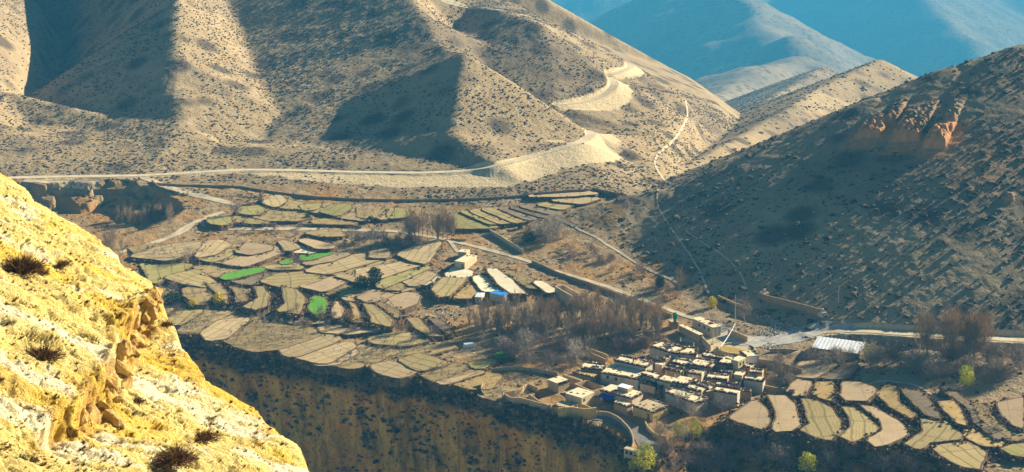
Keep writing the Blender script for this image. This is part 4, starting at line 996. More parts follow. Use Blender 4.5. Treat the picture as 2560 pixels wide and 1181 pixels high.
# three fillers between the rows that the photograph shows as dark walls with firewood edges
house('village_house','dark house with firewood heaps between the village middle and the tan tower',P5,(430,660),(650,680),(470,610),2.8,'b',M_ROOF2,logs='fb')
house('village_house','small house with shaded roof behind the front row, left of the ruin',P4,(600,395),(760,425),(640,350),3.6,'w',logs='fr')
house('village_house','house with green shaded roof right of the three stepped rows',P5,(100,360),(290,390),(170,300),3.2,'w',logs='fb')
house('village_house','low flat house at the back right below the round yard',P5,(560,400),(680,440),(640,350),2.6,'a',logs='b')
for A_,B_,C_,h_,w_,l_,o_ in [((560,345),(640,372),(610,300),3.4,'a','small adobe house between firewood rows below the square opening roof',P3),
 ((930,560),(1060,590),(985,500),2.6,'b','dark little house in the central alley with flags above',P3),((30,480),(150,530),(90,440),2.4,'a','narrow store beside the divided roof terrace',P3),
 ((1040,610),(1290,650),(1080,545),3.0,'w','thin bright roofed house below the three stepped rows',P3),((430,860),(520,895),(470,820),2.4,'b','dark shed in the gap beside the prayer flag house',P3),
 ((870,560),(960,600),(930,510),2.6,'a','tiny house touching the left side of the front row',P4),((590,830),(700,870),(640,790),2.0,'a','low store under the largest front house',P4),
 ((120,560),(300,585),(150,500),3.0,'a','small house left of the long slit roof',P5),((560,880),(720,905),(600,840),3.2,'b','dark house wedged behind the pale coping row',P5),
 ((880,560),(1010,590),(930,510),3.0,'a','rough house with firewood heap right of the brown tower',P5),((430,1100),(560,1120),(470,1060),2.2,'b','shaded shed below the tall brown house',P5)]:
    house('village_house',l_,o_,A_,B_,C_,h_,w_,M_ROOF if w_!='b' else M_ROOF2,logs='fb' if w_!='b' else 'fr',layers=2,wins=((.5,1.6),))
# outlying buildings
def x_school(r,L,D,h):
    g=MB(); g.box((L*.18,D*.1,h+.3),(1.6,.9,.5)); g.build('red_bundle',simple('red_cloth',(.5,.04,.05),(.3,.05,.2),4),r)
house('long_building','long whitewashed building with flat yellow roof beside the plaza',P6,(610,312),(1055,515),(745,268),3.4,'w',logs='',wins=((.35,2.1),(.58,2.1),(.8,2.0)),cat='building',extra=x_school,group='outlying buildings')
def x_strip(r,L,D,h):
    g=MB()
    for k in range(22): g.box(((k+.5)/22*L-L/2,-D/2-.06,h*.5),(.16,.14,h*.94))
    g.build('wall_stripes',WM['w'],r)
house('striped_building','low pink striped wall building in front of the long white one',P6,(318,455),(755,665),(385,432),2.6,'a',logs='',extra=x_strip,cat='building',group='outlying buildings',under=1.5)
def x_tank(r,L,D,h):
    g=MB(); a=np.array([[L*.15,0,h+.1],[L*.15,0,h+2.2],[L*.15,0,h+2.45]]); g.tube(a,[.75,.75,.45],10); g.build('support',M_GREEN,r)
hut=house('pump_hut','small grey hut below the green water tank',P6,(100,345),(170,398),(235,335),2.4,'b',M_ROOF2,logs='',cat='hut',group='outlying buildings')
house('farmhouse','adobe house with pale upper roof beside the valley road',C6,(735,562),(797,568),(740,541),2.6,'s',logs='',cat='house',group='outlying buildings')
house('farmhouse','adobe house with two level flat roof below the first farmhouse',C6,(710,632),(785,642),(730,572),3.0,'s',logs='',cat='house',group='outlying buildings',door=.8)
def x_adobe(r,L,D,h):
    g=MB(); g.box((L*.1,-D*.0,h-.4),(L*.5,D*.78,.1)); g.build('dark_yard',M_DARK,r)
house('walled_compound','tan adobe compound with open yard above the bare poplars',C6,(1433,812),(1568,890),(1510,806),4.2,'s',logs='',open_=True,cat='compound',group='outlying buildings')
house('blue_roofed_shed','shed with bright blue sheet roof at the left end of the bare grove',C6,(968,868),(1078,890),(998,840),2.6,'w',M_BLUE,logs='',cat='shed',group='outlying buildings')
house('white_roofed_shed','small shed with white sheet roof left of the blue roofed one',C6,(852,895),(902,898),(868,862),2.2,'w',M_METAL,logs='',cat='shed',group='outlying buildings')
house('outlook_hut','tiny white hut with three square windows on the rock spur at the bottom',FU,(1561,1122),(1596,1131),(1565,1117),2.9,'w',M_ROOF2,logs='',wins=((.2,1.9),(.5,1.9),(.8,1.9)),cat='hut',group='outlying buildings',under=.6,base=float(ground_at(1578,1142)[2]))
def longshed():
    o=C8; q=[(o[0]+x/o[2],o[1]+y/o[2]) for x,y in ((172,402),(470,442),(152,340))]
    z=float(H1(*[np.array([w]) for w in at_z(q[0][0],q[0][1],9.)])[0])+.6
    P=[np.array(at_z(a,b,z+3.0)) for a,b in q]; e=P[1]-P[0]; L=np.linalg.norm(e); u=e/L; v=np.array([-u[1],u[0]]); D=abs((P[2]-P[0])@v)*.92
    c=P[0]+u*L/2+v*D/2; r=empty('long_shed',(c[0],c[1],z),math.atan2(u[1],u[0])); tag(r,'long shed with sloping white sheet metal roof beside the gravel road','shed','outlying buildings')
    MB().box((0,0,.4),(L*.96,D*.9,3.6)).build('wall',WM['b'],r)
    g=MB(); n=26
    for k in range(n): g.box((-L/2+(k+.5)*L/n,0,2.75+ .07*(k%2)),(L/n-.01,D+.6,.08),rx=.10)
    g.build('roof',M_METAL,r)
    g=MB()
    for k in range(7): g.box((-L/2+(k+.5)*L/7,-D*.45-.1,1.1),(1.2,.1,1.6))
    g.build('openings',M_DARK,r)
longshed()
# green tank
def tank():
    r_,L,D,h=[H for H in HOUSES if H[0]==hut][0]; w=r_.location; a=r_.rotation_euler[2]
    r=empty('water_tank',(w[0]+1.3*math.cos(a),w[1]+1.3*math.sin(a),w[2]+h+.12)); tag(r,'green water tank on a small hut roof above the village','water tank')
    g=MB(); g.tube([[0,0,0],[0,0,1.5]],[.62,.62],12); g.build('stand',simple('grey_steel',(.12,.2,.18),(.16,.25,.22)),r)
    g=MB(); g.tube([[0,0,1.5],[0,0,3.2],[0,0,3.5],[0,0,3.6]],[.95,.95,.6,.05],12); g.build('tank_body',M_GREEN,r)
tank()
# ------------------------------------------------------------------ free standing walls
def wall_line(pts,h,name,label,m,th=.5,group='mud and stone walls of the village',lift=0.,cat='wall'):
    p=densify(np.array(pts,float),5.); P=ground_many(p); P=smooth_pts(P,1); P=densify(P,1.5)
    d=np.gradient(P[:,:2],axis=0); d/=np.linalg.norm(d,axis=1,keepdims=True)+1e-9; nn=np.stack([-d[:,1],d[:,0]],1)*th/2
    top=H2(P[:,0],P[:,1]); top=np.maximum(top,P[:,2]); n=len(P); zt=top+h+lift+.22*fbm(P[:,0]/2,P[:,1]/2,170,3)
    V=np.concatenate([np.column_stack([P[:,:2]+nn,top-1.5]),np.column_stack([P[:,:2]+nn*.8,zt]),np.column_stack([P[:,:2]-nn*.8,zt]),np.column_stack([P[:,:2]-nn,top-1.5])])
    i=np.arange(n-1); F=np.concatenate([np.stack([i+k*n,i+k*n+1,i+(k+1)*n+1,i+(k+1)*n],1) for k in range(3)])
    e=np.array([[0,n,2*n,3*n],[n-1,4*n-1,3*n-1,2*n-1]])
    o=big_mesh(name,V,np.concatenate([F,e]),m,attrs=None)
    c=V.mean(0); c[2]=V[:,2].min(); o.data.transform(__import__('mathutils').Matrix.Translation(-Vector(c))); o.location=c
    tag(o,label,cat,group); return o
W=WM
WALLS=[([(1205,962),(1203,985),(1212,1000),(1240,1012),(1262,1003)],1.6,'a','low curved mud wall round the straw yard at the cliff edge'),
([(1258,998),(1290,990),(1320,975),(1345,985)],2.2,'a','straight mud wall between straw yard and cattle pen'),
([(1256,1000),(1275,1012),(1310,1015),(1335,1022),(1370,1030)],2.6,'a','long mud wall along the cliff top in front of the pen'),
([(1322,1002),(1345,1018),(1378,1030)],2.4,'a','mud wall left of the yellow hut'),
([(1395,1046),(1430,1042),(1465,1048),(1490,1044)],3.4,'y','yellow retaining wall below the tan stone house'),
([(1446,1022),(1470,1030),(1492,1043)],2.0,'a','curved wall right of the yellow hut'),
([(1496,1040),(1520,1042),(1548,1056),(1570,1078),(1582,1100),(1584,1120),(1576,1132)],1.7,'a','tall curved retaining wall on the left side of the lane'),
([(1612,1058),(1620,1078),(1640,1095),(1665,1100)],1.2,'a','low broken wall on the right side of the lane'),
([(1228,930),(1290,925),(1340,930),(1395,940)],1.3,'a','long field wall left of the village'),
([(1295,898),(1325,902),(1350,905)],1.6,'b','short dark wall under the bare orchard'),
([(1417,870),(1440,858),(1455,850)],1.8,'s','short sunlit wall in the orchard behind the village'),
([(1470,885),(1500,893),(1520,903)],2.0,'a','wavy mud wall upper left of the large white house'),
([(1480,896),(1500,905),(1515,912)],2.0,'a','second wavy mud wall, nearest the large white house'),
([(1748,850),(1760,862),(1775,878)],2.4,'s','mud wall running from striped building down to the village'),
([(1820,838),(1840,845),(1868,856)],2.2,'a','wall with blue shadow beside the plaza'),
([(1875,905),(1920,912),(1975,925),(2005,935)],1.7,'a','wall at the top of the bushy yard right of village'),
([(1938,916),(1965,900),(2000,885)],1.4,'s','pale wall round the dry garden right of village'),
([(1925,880),(1960,880),(2000,884)],1.3,'a','upper wall of the dry garden right of village'),
([(1900,972),(1940,980),(1985,985)],1.6,'a','wall under the bushy yard at the right end of village'),
([(1895,748),(1950,762),(2020,780),(2055,790)],2.4,'b','long rammed earth wall at the foot of the right hill'),
([(1225,583),(1250,598),(1285,620),(1308,635)],1.7,'s','thin mud wall crossing the slope above the valley road'),
([(1130,600),(1160,604),(1210,590),(1232,585)],.9,'a','low wall below the far green fields'),
([(382,462),(450,466),(530,468),(600,470),(660,480),(720,488),(800,497),(900,502),(1000,504),(1100,503),(1200,500),(1290,494),(1350,486),(1420,480),(1480,477)],1.0,'b','very long dark field wall at the foot of the left hills'),
([(1482,477),(1510,484),(1548,492)],1.6,'b','dark wall end running down to the right hill'),
([(520,560),(560,563),(620,566),(690,566)],1.2,'b','dark retaining wall behind the valley road bend'),
([(745,566),(800,566),(870,567),(905,572)],1.2,'b','dark retaining wall right of the ruined stones by the road'),
([(380,455),(395,470),(420,478),(450,486)],1.0,'b','dark bank wall below the road fork'),
([(1330,658),(1400,690),(1480,716),(1560,748),(1620,770),(1680,795)],1.3,'b','long dark wall along the upper side of the valley road'),
([(1795,745),(1840,765),(1880,775)],1.0,'a','low wall by the yellow bush near the plaza'),
]
for p,h,k,l in WALLS: wall_line(p,h,'mud_wall' if k!='b' else 'stone_wall',l,W[k])
# ------------------------------------------------------------------ round yard, mast, flags, small things
def yard():
    c=ground_at(1842,876); r=empty('round_yard',(c[0],c[1],c[2])); tag(r,'round walled threshing yard with ochre floor beside the plaza','yard')
    n=28; g=MB()
    for k in range(n):
        a=2*math.pi*k/n; g.box((6.2*math.cos(a),4.6*math.sin(a)*1.2,.35),(1.5,.5,1.1),a+math.pi/2)
    g.build('wall',W['s'],r); V=[[6.1*math.cos(2*math.pi*k/n),5.4*math.sin(2*math.pi*k/n),.25] for k in range(n)]
    me=bpy.data.meshes.new('floor'); me.from_pydata(V,[],[list(range(n))]); me.materials.append(simple('ochre_floor',(.34,.24,.05),(.40,.29,.08),.6)); f=bpy.data.objects.new('floor',me); COL.objects.link(f); f.parent=r
yard()
def mast():
    c=ground_at(1838,842); h=16.; r=empty('tall_mast',tuple(c)); tag(r,'tall thin mast standing beside the plaza','mast')
    g=MB(); g.tube([[0,0,0],[-.3,0,h*.5],[-.6,0,h]],[.16,.12,.05],6); g.build('pole',simple('pale_pole',(.5,.42,.32),(.6,.52,.4)),r)
    d=ground_at(1801,889); r2=empty('short_pole',tuple(d)); tag(r2,'short dark pole at the lower edge of the plaza','pole'); g=MB(); g.tube([[0,0,0],[0,0,3.4]],[.1,.07],6); g.build('pole',M_TIMB,r2)
    # white cloth streamer strung between mast and pole
    a=np.array([c[0]-.25,c[1],c[2]+5.0]);b=np.array([d[0],d[1],d[2]+3.3]); n=24; g=MB(); V=[]
    for k in range(n+1):
        t=k/n; p=a+(b-a)*t; p[2]-=1.2*4*t*(1-t)*.5; w=.42; V+= [p+[0,0,w/2],p+[.05,.1,-w/2],p+[.12,.0,-w/2],p+[.12,-.1,w/2]]
    F=[[4*k+i,4*k+(i+1)%4,4*k+4+(i+1)%4,4*k+4+i] for k in range(n) for i in range(4)]
    g.add(V,F); o=g.build('cloth_streamer',M_WHITE); tag(o,'long white cloth streamer hanging from the tall mast to the short pole','streamer')
mast()
FLC={'red':(.6,.03,.05),'yellow':(.8,.6,.04),'white':(.85,.85,.85),'green':(.05,.4,.15),'blue':(.05,.3,.7)}
FLM={k:simple(k+'_flag_cloth',v,tuple(x*.8 for x in v),3) for k,v in FLC.items()}
for m_ in FLM.values(): pass
fp=[(1612,893,'white'),(1618,897,'red'),(1597,917,'yellow'),(1607,931,'red'),(1612,953,'red'),(1611,957,'yellow'),(1641,895,'white'),(1648,893,'yellow'),(1659,897,'white'),(1672,895,'red'),(1684,898,'blue'),(1660,931,'red'),(1663,936,'yellow'),(1685,948,'yellow'),(1686,942,'white'),(1706,925,'red'),(1707,933,'yellow'),(1708,922,'green'),(1729,904,'yellow'),(1774,902,'red'),(1773,908,'white'),(1758,925,'green'),(1763,934,'white'),(1731,945,'white'),(1863,925,'red'),(1866,935,'red'),(1915,922,'red'),(1914,927,'yellow'),(1751,938,'white'),(1848,962,'white'),(1845,955,'green'),(1640,946,'yellow'),(1700,850,'white'),(1733,862,'white'),(1626,905,'white'),(1720,965,'white')]
for u,v,k in fp:
    g0=march(u,v+22,H1)[0]; t=2.0
    # stand on whatever roof is below: drop a pole from the flag's own spot to the ground
    Y=g0[1]; p=at_y(u,v,Y); r=empty('prayer_flag_pole',(p[0],p[1],g0[2])); tag(r,f'thin pole with {k} prayer flag among the village roofs','prayer flag',f'{k} prayer flags over the village')
    hh=p[2]-g0[2]; g=MB(); g.tube([[0,0,0],[0,0,hh+.9]],[.05,.03],4); g.build('pole',M_TIMB,r)
    g=MB(); n=5
    for q in range(n): g.box((.22,0.02*q,hh+.7-q*.3),(.42,.03,.26),.3*math.sin(q*1.7))
    g.build('flag',FLM[k],r)
# power poles
for u,v,h,l in [(1249,672,5,'thin pole on the bank above the cream field'),(1790,830,6,'grey electric pole behind the long white building'),(1712,838,4,'short electric pole by the pump hut'),(2095,760,7,'tall electric pole on the lower right hill, nearer the plaza'),(2286,785,7,'tall electric pole on the lower right hill, farther right'),(1782,858,6,'electric pole at the front corner of the plaza'),(1793,852,6,'electric pole beside the red door on the plaza'),(1251,640,4,'pole on the slope under the mud wall'),(1927,845,3,'leaning post by the rubble heap')]:
    c=ground_at(u,v); r=empty('electric_pole',tuple(c)); tag(r,l,'pole','poles in the valley'); g=MB(); g.tube([[0,0,-.3],[0,0,h]],[.13,.08],6); g.build('pole',simple('weathered_pole',(.42,.38,.32),(.5,.46,.4)) if 'weathered_pole' not in bpy.data.materials else bpy.data.materials['weathered_pole'],r); g=MB(); g.box((0,0,h-.5),(1.1,.1,.1)); g.build('crossarm',M_TIMB,r)
# chortens (whitewashed cairns)
for u,v,s_,l in [(1911,742,2.2,'white cairn at the upper end of the long earth wall'),(2056,790,2.0,'pale square cairn at the lower end of the long earth wall')]:
    c=ground_at(u,v); r=empty('cairn',tuple(c)); tag(r,l,'cairn','cairns at the hill foot'); g=MB(); g.box((0,0,.6*s_/2),(s_*1.3,s_*1.3,.9*s_),.4,taper=.85); g.build('base',W['w'],r); g=MB(); g.box((0,0,s_*.95),(s_*.8,s_*.8,.8*s_),.4,taper=.4); g.build('top',W['w'],r)
# four rubble heaps and stone scatter
def rock_proto(seed):
    r=np.random.default_rng(seed); 
    V=np.array([[0,0,.55],[.5,.1,.25],[.1,.5,.2],[-.45,.15,.3],[-.1,-.5,.22],[.42,-.38,.1],[.3,.1,-.3],[-.3,-.2,-.3]])*(1+.35*r.normal(size=(8,3)))
    import bmesh
    bm=bmesh.new(); [bm.verts.new(tuple(v)) for v in V]; bmesh.ops.convex_hull(bm,input=bm.verts); bmesh.ops.triangulate(bm,faces=bm.faces); bm.verts.index_update()
    VV=np.array([tuple(v.co) for v in bm.verts]);FF=np.array([[v.index for v in f.verts] for f in bm.faces]); bm.free(); return VV,FF
ROCKS=[rock_proto(k) for k in range(6)]
M_STONE=tonemat('grey_rubble',[(0.,(.20,.16,.11)),(.5,(.42,.36,.27)),(1.,(.70,.64,.52))],usernd=False)
def rand_in(poly,n):
    P=np.array(poly,float); lo,hi=P.min(0),P.max(0); out=[]
    while len(out)<n:
        q=lo+RNG.random((n*2,2))*(hi-lo); m=poly_in(q[:,0],q[:,1],[tuple(p) for p in P]); out+=list(q[m])
    return np.array(out[:n])
for poly,n,s_,nm in [([(1870,770),(1950,800),(2010,822),(1990,835),(1920,845),(1880,835),(1930,815),(1880,790)],1500,.45,'rubble'),([(1900,868),(1930,855),(1960,872),(1940,880)],260,.6,'rubble'),([(1080,780),(1150,770),(1180,790),(1120,800)],260,.4,'rubble'),([(690,548),(720,545),(730,565),(690,568)],120,.4,'rubble'),([(2020,825),(2120,832),(2110,842),(2040,838)],160,.35,'rubble'),([(1075,610),(1100,608),(1100,650),(1070,655)],200,.35,'rubble')]:
    q=rand_in(poly,n); P=ground_many(q); V,F,T=scatter(ROCKS,P,s_*(.4+1.2*RNG.random(n)**2),zs=.8+0*q[:,0])
    o=big_mesh('rubble',V,F,M_STONE,attrs={'tone':T}); tag(o,kind='stuff')
# unidentified dark blobs in the pen, probably livestock, built from twigs; tarps, bundles
for u,v,l in [(1297,1000,'dark unidentified shape in the cattle pen, left one'),(1312,992,'dark unidentified shape in the middle of the cattle pen'),(1278,1008,'reddish unidentified shape at the pen wall'),(1330,1003,'dark unidentified shape nearest the yellow hut')]:
    c=ground_at(u,v); n=160; P0=RNG.normal(size=(n,3))*[.8,.6,.1]+[0,0,.2]; P1=P0+RNG.normal(size=(n,3))*[.7,.7,.35]+[0,0,.35]
    g=MB(); g.ribbons(P0,P1,.12,.04,RNG.random(n)*.6); o=g.build('pen_shape',M_WOOD); o.location=c; tag(o,l,'unidentified shape','unidentified shapes in the pen')
c=ground_at(1172,866); g=MB(); g.box((0,0,.5),(4.6,2.4,1.1),.3,taper=.75); o=g.build('plastic_tunnel',M_METAL); o.location=c; tag(o,'small white plastic covered frame among the bare orchard','plastic frame')
c=ground_at(1685,900)
print('village',time.time()-T0)

# ------------------------------------------------------------------ plants
M_TWIG={'grey':tonemat('grey_brown_twigs',[(0.,(.22,.165,.12)),(1.,(.50,.41,.30))]),'brown':tonemat('orange_brown_twigs',[(0.,(.24,.15,.08)),(1.,(.58,.40,.22))]),
 'purple':tonemat('purple_grey_twigs',[(0.,(.16,.11,.09)),(1.,(.42,.32,.28))]),'pale':tonemat('pale_twigs',[(0.,(.30,.24,.18)),(1.,(.62,.55,.45))])}
M_BARK=simple('grey_bark',(.30,.24,.17),(.42,.35,.26),2,world=False)
M_LEAF={'dark':tonemat('dark_evergreen_leaves',[(0.,(.020,.032,.016)),(1.,(.055,.085,.035))]),'yellow':tonemat('spring_yellow_leaves',[(0.,(.55,.42,.01)),(1.,(.90,.75,.04))]),
 'lime':tonemat('lime_leaves',[(0.,(.42,.42,.02)),(1.,(.80,.74,.06))]),'pink':tonemat('pink_blossom',[(0.,(.40,.22,.24)),(1.,(.70,.50,.50))])}
def skeleton(h,spread,nl,lo,up,rs,sub=6,bend=.3):
    """returns limb polylines (list of point arrays with radii) and twig start/end arrays"""
    r=np.random.default_rng(rs); limbs=[];S=[];E=[];Wd=[]
    tr=np.array([[0,0,-.3],[r.normal()*.1,r.normal()*.1,h*.25],[r.normal()*.2,r.normal()*.2,h*.55],[r.normal()*.3,r.normal()*.3,h*.93]]); limbs.append((tr,np.array([.035,.028,.018,.004])*h*.55))
    for k in range(nl):
        t=lo+(1-lo)*(k+r.random())/nl; i=min(int(t*3),2); f=t*3-i; p=tr[i]*(1-f)+tr[i+1]*f
        a=k*2.4+r.random(); out=spread*(1-.55*t)*(.7+.5*r.random()); rise=up*h*(.22+.2*r.random())*(1.2-.5*t)
        e=p+[math.cos(a)*out,math.sin(a)*out,rise]; m=(p+e)/2+[0,0,-bend*rise*.3]; m+=r.normal(size=3)*.12*out
        limbs.append((np.array([p,m,e]),np.array([.014,.009,.003])*h*.55))
        for j in range(sub):
            q=r.random(); b=(p*(1-q)+m*q) if r.random()<.35 else (m*(1-q)+e*q)
            d=(e-p)*.35+r.normal(size=3)*out*.32+[0,0,up*h*.06]; S.append(b);E.append(b+d);Wd.append(.055)
            for _ in range(3):
                q=.3+.7*r.random(); b2=b+d*q; d2=d*.45+r.normal(size=3)*out*.20+[0,0,up*h*.035]; S.append(b2);E.append(b2+d2);Wd.append(.032)
                q=.3+.7*r.random(); b3=b2+d2*q; S.append(b3);E.append(b3+d2*.5+r.normal(size=3)*out*.13);Wd.append(.022)
    return limbs,np.array(S),np.array(E),np.array(Wd)
def bare_tree(name,h,spread,nl,lo,up,tw,rs,sub=6,wk=1.3):
    r=empty(name,(0,0,0)); limbs,S,E,Wd=skeleton(h,spread,nl,lo,up,rs,sub)
    g=MB()
    for p,rad in limbs: g.tube(p,rad,5)
    g.build('trunk',M_BARK,r)
    g=MB(); g.ribbons(S,E,Wd*wk*1.3,Wd*wk*.5,RNG.random(len(S))); g.build('crown',M_TWIG[tw],r); return r
def leaf_tree(name,h,spread,leaf,rs,n=1500,shape='round',lo=.25,size=.26):
    r=empty(name,(0,0,0)); limbs,S,E,Wd=skeleton(h,spread*.8,9,lo,.8,rs,3); rr=np.random.default_rng(rs)
    g=MB(); [g.tube(p,rad,5) for p,rad in limbs]; g.build('trunk',M_BARK,r)
    nc=16; C=[]
    for k in range(nc):
        t=lo+(1.0-lo)*(k+.5)/nc; a=k*2.4; w={'round':math.sin(math.pi*min(1,(t-lo)/(1-lo)*.9+.08))**.6,'cone':(1.15-t)}[shape]; C.append([math.cos(a)*spread*w*.62,math.sin(a)*spread*w*.62,h*t*.95])
    C=np.array(C); ci=rr.integers(0,nc,n); d=rr.normal(size=(n,3)); d/=np.linalg.norm(d,axis=1,keepdims=True); P=C[ci]+d*(spread*.38*(.45+.6*rr.random(n)**.5))[:,None]*[1,1,.85]
    P[:,2]=np.maximum(P[:,2],h*.06); s=size*(.6+.8*rr.random(n)); u=rr.normal(size=(n,3));u/=np.linalg.norm(u,axis=1,keepdims=True); w=np.cross(u,rr.normal(size=(n,3)));w/=np.linalg.norm(w,axis=1,keepdims=True)
    V=np.stack([P-u*s[:,None]*.5,P+w*s[:,None]*.4,P+u*s[:,None]*.5,P-w*s[:,None]*.4],1).reshape(-1,3); tone=np.clip(.5+.35*np.repeat(rr.normal(size=nc)[ci],4)*.6+.25*np.repeat(rr.normal(size=n),4),0,1)
    g=MB(); g.add(V,np.arange(4*n).reshape(n,4),tone); g.build('crown',M_LEAF[leaf],r); return r
PROTO={'poplar':[bare_tree('bare_poplar',9.5,2.0,22,.10,1.15,'brown',k,5) for k in (1,2,3)]+[bare_tree('bare_poplar',9,1.8,20,.12,1.15,'grey',k,5) for k in (4,5)],
 'round':[bare_tree('bare_tree',6.5,3.4,22,.22,.75,'grey',k,8) for k in (6,7)]+[bare_tree('bare_tree',6,3.0,20,.2,.7,'purple',k,8) for k in (8,)],
 'pale':[bare_tree('pale_bare_tree',8,3.2,22,.2,.8,'pale',k,7) for k in (9,10)],
 'bush':[bare_tree('bare_bush',3.2,2.0,18,.05,.8,'purple',k,8,1.5) for k in (11,12)]+[bare_tree('bare_bush',3.,1.9,18,.05,.8,'brown',k,8,1.5) for k in (13,)],
 'tall':[bare_tree('tall_bare_tree',12,3.0,26,.2,1.1,'brown',k,6) for k in (14,15)],
 'sapling':[bare_tree('orchard_sapling',2.6,1.1,7,.3,.9,'grey',k,3,2.2) for k in (16,17)],
 'juniper':[leaf_tree('evergreen_tree',7.5,2.6,'dark',18,2200,'round',.35,.34)],'juniperbush':[leaf_tree('evergreen_bush',4.4,3.2,'dark',19,2200,'round',.05,.34)],
 'yellow':[leaf_tree('yellow_bush',3.8,2.1,'yellow',20,1500,'round',.08,.26)],'lime':[leaf_tree('yellow_green_tree',5.6,2.4,'lime',k,1700,'round',.15,.26) for k in (21,22)],
 'pink':[leaf_tree('blossom_tree',4.6,2.6,'pink',23,700,'round',.2,.2)]}
FIRST=set()
def put(kind,P,s,label,cat,group=None,rz=None,tilt=0):
    L=PROTO[kind]; src=L[int(RNG.integers(len(L)))]
    if src.name in FIRST: o=copy_tree(src)
    else: o=src; FIRST.add(src.name)
    o.location=(P[0],P[1],P[2]-.05); o.scale=(s*(.9+.2*RNG.random()),)*2+(s,); o.rotation_euler=(tilt*RNG.normal(),tilt*RNG.normal(),RNG.random()*6.28 if rz is None else rz)
    tag(o,label,cat,group); return o
GROVES=[('poplar',[(1150,815),(1230,795),(1330,800),(1420,790),(1560,775),(1650,795),(1660,840),(1560,860),(1420,865),(1300,850),(1180,845)],175,(.55,.95),'bare upright poplar in the brown grove behind the village','poplar','bare poplars behind the village'),
 ('poplar',[(1012,588),(1140,590),(1140,606),(1020,606)],18,(.9,1.25),'bare poplar in the tall clump by the far fields','poplar','bare poplars by the far fields'),
 ('poplar',[(285,548),(445,540),(440,562),(300,566)],30,(.4,.65),'thin bare poplar in the row under the eroded banks','poplar','bare poplars under the eroded banks'),
 ('poplar',[(262,618),(300,612),(312,640),(275,640)],9,(.6,.8),'thin bare poplar beside the near yellow slope','poplar','bare poplars beside the near slope'),
 ('tall',[(2270,868),(2480,880),(2470,905),(2290,895)],17,(.85,1.1),'tall bare tree by the gravel road at the right','tree','tall bare trees by the right road'),
 ('round',[(2150,905),(2560,905),(2560,960),(2330,955),(2200,935)],58,(.6,1.05),'spreading bare tree above the terraces at the right','tree','bare trees above the right terraces'),
 ('round',[(2010,892),(2140,900),(2200,905),(2190,925),(2020,915)],20,(.5,.8),'small bare tree in front of the long shed','tree','bare trees in front of the long shed'),
 ('round',[(1195,862),(1480,872),(1500,905),(1420,925),(1250,920),(1200,890)],30,(.55,.95),'bare orchard tree left of the village','tree','bare orchard trees left of the village'),
 ('round',[(1920,895),(1990,900),(2000,930),(1985,968),(1925,960)],16,(.4,.65),'small bare tree in the bushy yard right of the village','tree','bare trees in the yard right of the village'),
 ('bush',[(1520,862),(1590,858),(1680,838),(1660,860),(1600,878),(1540,888)],24,(.7,1.1),'bare bush behind the back row of houses','bush','bare bushes behind the houses'),
 ('bush',[(1290,560),(1420,580),(1560,660),(1640,700),(1740,740),(1700,750),(1540,700),(1400,640),(1300,600)],34,(.6,1.1),'bare bush on the bank between road and right hill','bush','bare bushes on the bank above the road'),
 ('bush',[(940,585),(1060,600),(1060,620),(960,620),(860,610)],16,(.7,1.2),'bare bush beside the valley road','bush','bare bushes beside the valley road'),
 ('bush',[(1650,1120),(1790,1080),(1905,1105),(2100,1130),(2300,1165),(2380,1181),(1660,1181)],62,(.6,1.2),'bare bush on the bank below the right terraces','bush','bare bushes on the lower right bank'),
 ('round',[(1680,1100),(1900,1115),(2250,1165),(2250,1181),(1700,1181)],16,(.5,.9),'bare tree on the bank below the right terraces','tree','bare trees on the lower right bank'),
 ('bush',[(690,800),(1000,845),(1100,850),(1100,865),(800,830)],9,(.6,.8),'bare bush at the edge of the tan fields','bush','bare bushes among the tan fields'),
 ('bush',[(560,765),(830,775),(960,810),(940,816),(700,795)],14,(.5,.9),'bare bush on the bank under the crescent fields','bush','bare bushes under the crescent fields'),
 ('bush',[(600,560),(760,566),(740,590),(520,590)],10,(.4,.7),'low bare bush below the road bend','bush','bare bushes below the road bend'),
 ('pale',[(1305,585),(1420,590),(1430,620),(1340,610)],7,(.7,.95),'pale bare tree at the foot of the right hill','tree','pale bare trees at the hill foot')]
for k,poly,n,(a,b),l,c,gname in GROVES:
    q=rand_in(poly,n); P=ground_many(q)
    for p in P: put(k,p,a+(b-a)*RNG.random(),l,c,gname,tilt=.05)
